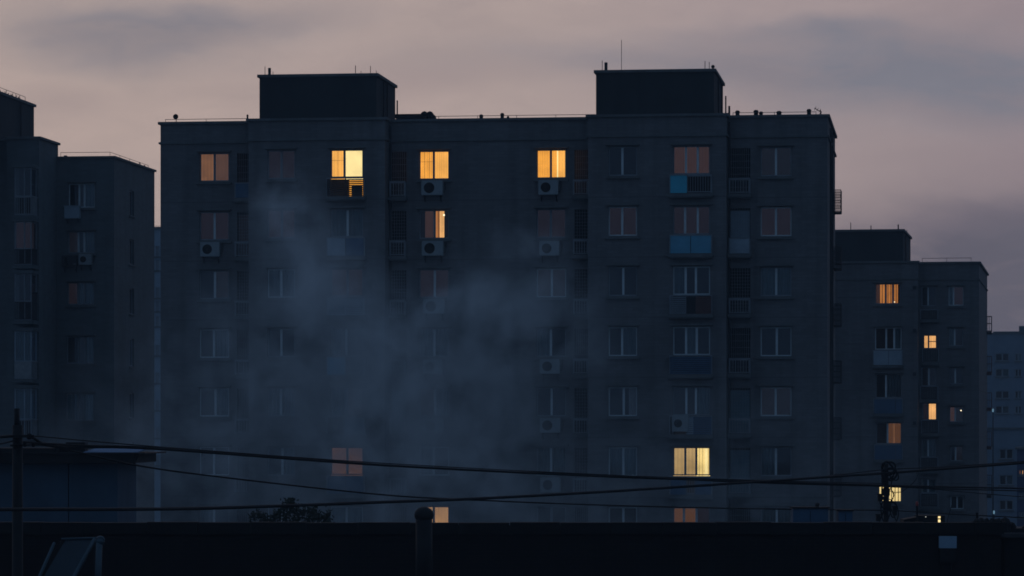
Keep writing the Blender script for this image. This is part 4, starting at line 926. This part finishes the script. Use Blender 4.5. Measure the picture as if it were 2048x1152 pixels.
# smoke drifting before the front: one soft-edged body
SY = 158.0; KS = SY/F; sc = at(900, 780, SY)
m_, nt, out = new_mat('smoke_air')
tc = N(nt, 'ShaderNodeTexCoord')
warp = N(nt, 'ShaderNodeTexNoise'); warp.inputs['Scale'].default_value = 0.28; warp.inputs['Detail'].default_value = 3
nt.links.new(tc.outputs['Object'], warp.inputs['Vector'])
w1 = N(nt, 'ShaderNodeVectorMath', operation='SUBTRACT'); nt.links.new(warp.outputs['Color'], w1.inputs[0]); w1.inputs[1].default_value = (0.5, 0.5, 0.5)
w2 = N(nt, 'ShaderNodeVectorMath', operation='MULTIPLY_ADD'); nt.links.new(w1.outputs[0], w2.inputs[0]); w2.inputs[1].default_value = (5.0, 3.0, 5.0); nt.links.new(tc.outputs['Object'], w2.inputs[2])
tot = None
PUFFS = [(770, 740, 120, 130, 0.85), (650, 570, 75, 70, 1.0), (575, 430, 60, 80, 0.60), (545, 345, 30, 45, 0.30), (960, 620, 90, 60, 0.60), (1050, 500, 60, 30, 0.32), (560, 700, 150, 110, 0.25), (850, 880, 200, 120, 0.55), (640, 900, 230, 130, 0.30), (1190, 690, 60, 55, 0.26), (1080, 610, 90, 45, 0.32), (1000, 730, 90, 90, 0.28), (430, 900, 150, 140, 0.12), (900, 1040, 340, 90, 0.25), (1250, 1000, 520, 230, 0.10), (420, 800, 220, 260, 0.08), (190, 950, 200, 130, 0.16)]
for (u, v, su, sv, a) in PUFFS:
    q = at(u, v, SY)-sc
    s_ = N(nt, 'ShaderNodeVectorMath', operation='SUBTRACT'); nt.links.new(w2.outputs[0], s_.inputs[0]); s_.inputs[1].default_value = (q.x, 0, q.z)
    e_ = N(nt, 'ShaderNodeVectorMath', operation='MULTIPLY'); nt.links.new(s_.outputs[0], e_.inputs[0]); e_.inputs[1].default_value = (1/(su*KS), 1/2.6, 1/(sv*KS))
    d_ = N(nt, 'ShaderNodeVectorMath', operation='DOT_PRODUCT'); nt.links.new(e_.outputs[0], d_.inputs[0]); nt.links.new(e_.outputs[0], d_.inputs[1])
    g_ = math_n(nt, 'MULTIPLY', math_n(nt, 'EXPONENT', math_n(nt, 'MULTIPLY', d_.outputs['Value'], -1.0)), a)
    tot = g_ if tot is None else math_n(nt, 'ADD', tot, g_)
fn = N(nt, 'ShaderNodeTexNoise'); fn.inputs['Scale'].default_value = 0.52; fn.inputs['Detail'].default_value = 6; fn.inputs['Roughness'].default_value = 0.6
nt.links.new(w2.outputs[0], fn.inputs['Vector'])
fr = N(nt, 'ShaderNodeMapRange'); fr.inputs[1].default_value = 0.40; fr.inputs[2].default_value = 0.60; fr.inputs[3].default_value = 0.10; fr.inputs[4].default_value = 2.0
nt.links.new(fn.outputs[0], fr.inputs[0])
dn = math_n(nt, 'MULTIPLY', math_n(nt, 'MULTIPLY', tot, fr.outputs[0]), 0.27)
dn = math_n(nt, 'MAXIMUM', math_n(nt, 'SUBTRACT', dn, 0.002), 0.0)
pv = N(nt, 'ShaderNodeVolumePrincipled'); pv.inputs['Color'].default_value = (0.98, 0.985, 0.99, 1); pv.inputs['Anisotropy'].default_value = -0.35; nt.links.new(dn, pv.inputs['Density'])
nt.links.new(pv.outputs[0], out.inputs['Volume'])
me = bpy.data.meshes.new('smoke'); bm = bmesh.new(); bmesh.ops.create_icosphere(bm, subdivisions=4, radius=1.0)
for v in bm.verts: v.co = (v.co.x*23.0, v.co.y*5.0, v.co.z*13.5)
bm.to_mesh(me); bm.free(); me.materials.append(m_)
so = bpy.data.objects.new('smoke', me); C.objects.link(so); so.location = sc; so.rotation_euler = (0, 0, -mb.th)
tag(so, 'grey-blue smoke drifting up in front of the big apartment block', 'smoke', kind='stuff')

# ------------------------------------------------------------------ dusk sky, sun, camera
sc_ = bpy.context.scene
wd = bpy.data.worlds.new("World"); sc_.world = wd; wd.use_nodes = True; nt = wd.node_tree; nt.nodes.clear()
out = N(nt, 'ShaderNodeOutputWorld')
SUN_AZ, SUN_EL = R(-6), R(1.0)                   # just set behind the left part of the big block
sky = N(nt, 'ShaderNodeTexSky'); sky.sky_type = 'NISHITA'; sky.sun_disc = False; sky.sun_elevation = SUN_EL; sky.sun_rotation = SUN_AZ; sky.air_density = 1.0; sky.dust_density = 2.0; sky.ozone_density = 2.0
bg1 = N(nt, 'ShaderNodeBackground'); nt.links.new(sky.outputs[0], bg1.inputs[0]); bg1.inputs[1].default_value = 0.0
tc = N(nt, 'ShaderNodeTexCoord'); sx = N(nt, 'ShaderNodeSeparateXYZ'); nt.links.new(tc.outputs['Generated'], sx.inputs[0])
az = math_n(nt, 'ARCTAN2', sx.outputs[0], sx.outputs[1]); el = math_n(nt, 'ARCSINE', sx.outputs[2])
cmb = N(nt, 'ShaderNodeCombineXYZ'); nt.links.new(az, cmb.inputs[0]); nt.links.new(el, cmb.inputs[1])
wn_ = N(nt, 'ShaderNodeTexNoise'); wn_.inputs['Scale'].default_value = 16; wn_.inputs['Detail'].default_value = 5; wn_.inputs['Roughness'].default_value = 0.55
mp = N(nt, 'ShaderNodeMapping'); mp.inputs['Scale'].default_value = (1, 2.4, 1); nt.links.new(cmb.outputs[0], mp.inputs[0]); nt.links.new(mp.outputs[0], wn_.inputs['Vector'])
v1 = N(nt, 'ShaderNodeVectorMath', operation='SUBTRACT'); nt.links.new(wn_.outputs['Color'], v1.inputs[0]); v1.inputs[1].default_value = (0.5, 0.5, 0.5)
v2 = N(nt, 'ShaderNodeVectorMath', operation='MULTIPLY_ADD'); nt.links.new(v1.outputs[0], v2.inputs[0]); v2.inputs[1].default_value = (0.065, 0.020, 0); nt.links.new(cmb.outputs[0], v2.inputs[2])
def blob(u, v, su, sv, a):
    s_ = N(nt, 'ShaderNodeVectorMath', operation='SUBTRACT'); nt.links.new(v2.outputs[0], s_.inputs[0]); s_.inputs[1].default_value = ((u-CX)/F, (VH-v)/F, 0)
    e_ = N(nt, 'ShaderNodeVectorMath', operation='MULTIPLY'); nt.links.new(s_.outputs[0], e_.inputs[0]); e_.inputs[1].default_value = (F/su, F/sv, 0)
    d_ = N(nt, 'ShaderNodeVectorMath', operation='DOT_PRODUCT'); nt.links.new(e_.outputs[0], d_.inputs[0]); nt.links.new(e_.outputs[0], d_.inputs[1])
    return math_n(nt, 'MULTIPLY', math_n(nt, 'EXPONENT', math_n(nt, 'MULTIPLY', d_.outputs['Value'], -1.0)), a)
rp = N(nt, 'ShaderNodeValToRGB'); rp.color_ramp.interpolation = 'EASE'
mr = N(nt, 'ShaderNodeMapRange'); mr.inputs[1].default_value = -1100/F; mr.inputs[2].default_value = 1200/F; nt.links.new(az, mr.inputs[0])
els = rp.color_ramp.elements
stops = [(0.0, (171, 155, 150)), (0.45, (167, 152, 149)), (0.72, (158, 144, 145)), (1.0, (147, 133, 138))]
while len(els) < len(stops): els.new(0.5)
for e_, (p_, c_) in zip(els, stops): e_.position = p_; e_.color = (*lin(*c_), 1)
nt.links.new(mr.outputs[0], rp.inputs[0])
col = rp.outputs[0]
# fine streaks
st = N(nt, 'ShaderNodeTexNoise'); st.inputs['Scale'].default_value = 22; st.inputs['Detail'].default_value = 6; st.inputs['Roughness'].default_value = 0.6
mp2 = N(nt, 'ShaderNodeMapping'); mp2.inputs['Scale'].default_value = (1, 3.2, 1); nt.links.new(v2.outputs[0], mp2.inputs[0]); nt.links.new(mp2.outputs[0], st.inputs['Vector'])
def cover(blobs, rgb):
    global col
    t_ = None
    for b_ in blobs:
        x = blob(*b_); t_ = x if t_ is None else math_n(nt, 'ADD', t_, x)
    rag = N(nt, 'ShaderNodeMapRange'); rag.inputs[1].default_value = 0.36; rag.inputs[2].default_value = 0.62; rag.inputs[3].default_value = 0.62; rag.inputs[4].default_value = 1.12; nt.links.new(st.outputs[0], rag.inputs[0])
    col = mix_col(nt, math_n(nt, 'MINIMUM', math_n(nt, 'MULTIPLY', t_, rag.outputs[0]), 0.97), col, lin(*rgb))
cover([(1990, 650, 420, 230, 1.0), (1960, 480, 230, 60, 0.65), (1750, 560, 300, 120, 0.3)], (93, 93, 106))
cover([(290, 66, 190, 66, 0.66), (190, 100, 170, 50, 0.35), (440, 45, 190, 45, 0.35), (60, 70, 140, 50, 0.25), (640, 30, 150, 22, 0.2)], (113, 116, 128))
cover([(1780, 140, 380, 85, 0.66), (1980, 200, 300, 75, 0.45), (1480, 140, 240, 50, 0.45), (1240, 125, 250, 45, 0.38), (900, 120, 200, 40, 0.2), (1700, 70, 160, 25, 0.35), (1500, 60, 240, 22, 0.25), (1960, 110, 200, 40, 0.3)], (117, 119, 131))
cover([(1900, 440, 220, 30, 0.4), (830, 170, 260, 40, 0.25), (120, 215, 150, 30, 0.2)], (118, 110, 120))
col = mix_col(nt, 1.0, col, mix_col(nt, st.outputs[0], (0.80, 0.82, 0.86), (1.20, 1.17, 1.13)), 'MULTIPLY')
# away from the afterglow the sky is deep dusk blue
dt = N(nt, 'ShaderNodeVectorMath', operation='DOT_PRODUCT'); nt.links.new(tc.outputs['Generated'], dt.inputs[0]); dt.inputs[1].default_value = (math.sin(SUN_AZ), math.cos(SUN_AZ), 0.0)
fr = N(nt, 'ShaderNodeMapRange', interpolation_type='SMOOTHSTEP'); fr.inputs[1].default_value = 0.62; fr.inputs[2].default_value = 0.985; nt.links.new(dt.outputs['Value'], fr.inputs[0])
BACK = lin(67, 88, 115)
col = mix_col(nt, fr.outputs[0], BACK, col)
bg2 = N(nt, 'ShaderNodeBackground'); nt.links.new(col, bg2.inputs[0]); bg2.inputs[1].default_value = 1.08
ad = N(nt, 'ShaderNodeAddShader'); nt.links.new(bg1.outputs[0], ad.inputs[0]); nt.links.new(bg2.outputs[0], ad.inputs[1]); nt.links.new(ad.outputs[0], out.inputs[0])
bg1.inputs[1].default_value = 0.002
su = bpy.data.lights.new('sun', 'SUN'); su.energy = 0.02; su.angle = R(0.5); su.color = (1.0, 0.75, 0.6)
so_ = bpy.data.objects.new('sun', su); C.objects.link(so_)
sd = Vector((math.sin(SUN_AZ)*math.cos(SUN_EL), math.cos(SUN_AZ)*math.cos(SUN_EL), math.sin(SUN_EL))); so_.rotation_euler = sd.to_track_quat('Z', 'Y').to_euler()
cam = bpy.data.cameras.new('camera'); cam.sensor_width = 36; cam.lens = F/2048*36; cam.shift_y = (VH-576)/2048; cam.clip_start = 0.5; cam.clip_end = 3000
co = bpy.data.objects.new('camera', cam); C.objects.link(co); co.location = (0, 0, H); co.rotation_euler = (R(90), 0, 0); sc_.camera = co
sc_.render.engine = 'CYCLES'
cy = sc_.cycles
cy.use_denoising = True; cy.denoiser = 'OPENIMAGEDENOISE'; cy.denoising_input_passes = 'RGB_ALBEDO_NORMAL'
cy.max_bounces = 5; cy.diffuse_bounces = 3; cy.glossy_bounces = 2; cy.transmission_bounces = 4; cy.volume_bounces = 1; cy.transparent_max_bounces = 12
cy.volume_step_rate = 0.45; cy.volume_max_steps = 256
cy.sample_clamp_indirect = 2.0; cy.use_light_tree = True; cy.filter_width = 1.7
sc_.view_settings.view_transform = 'Standard'; sc_.view_settings.look = 'None'; sc_.view_settings.exposure = 0; sc_.view_settings.gamma = 1
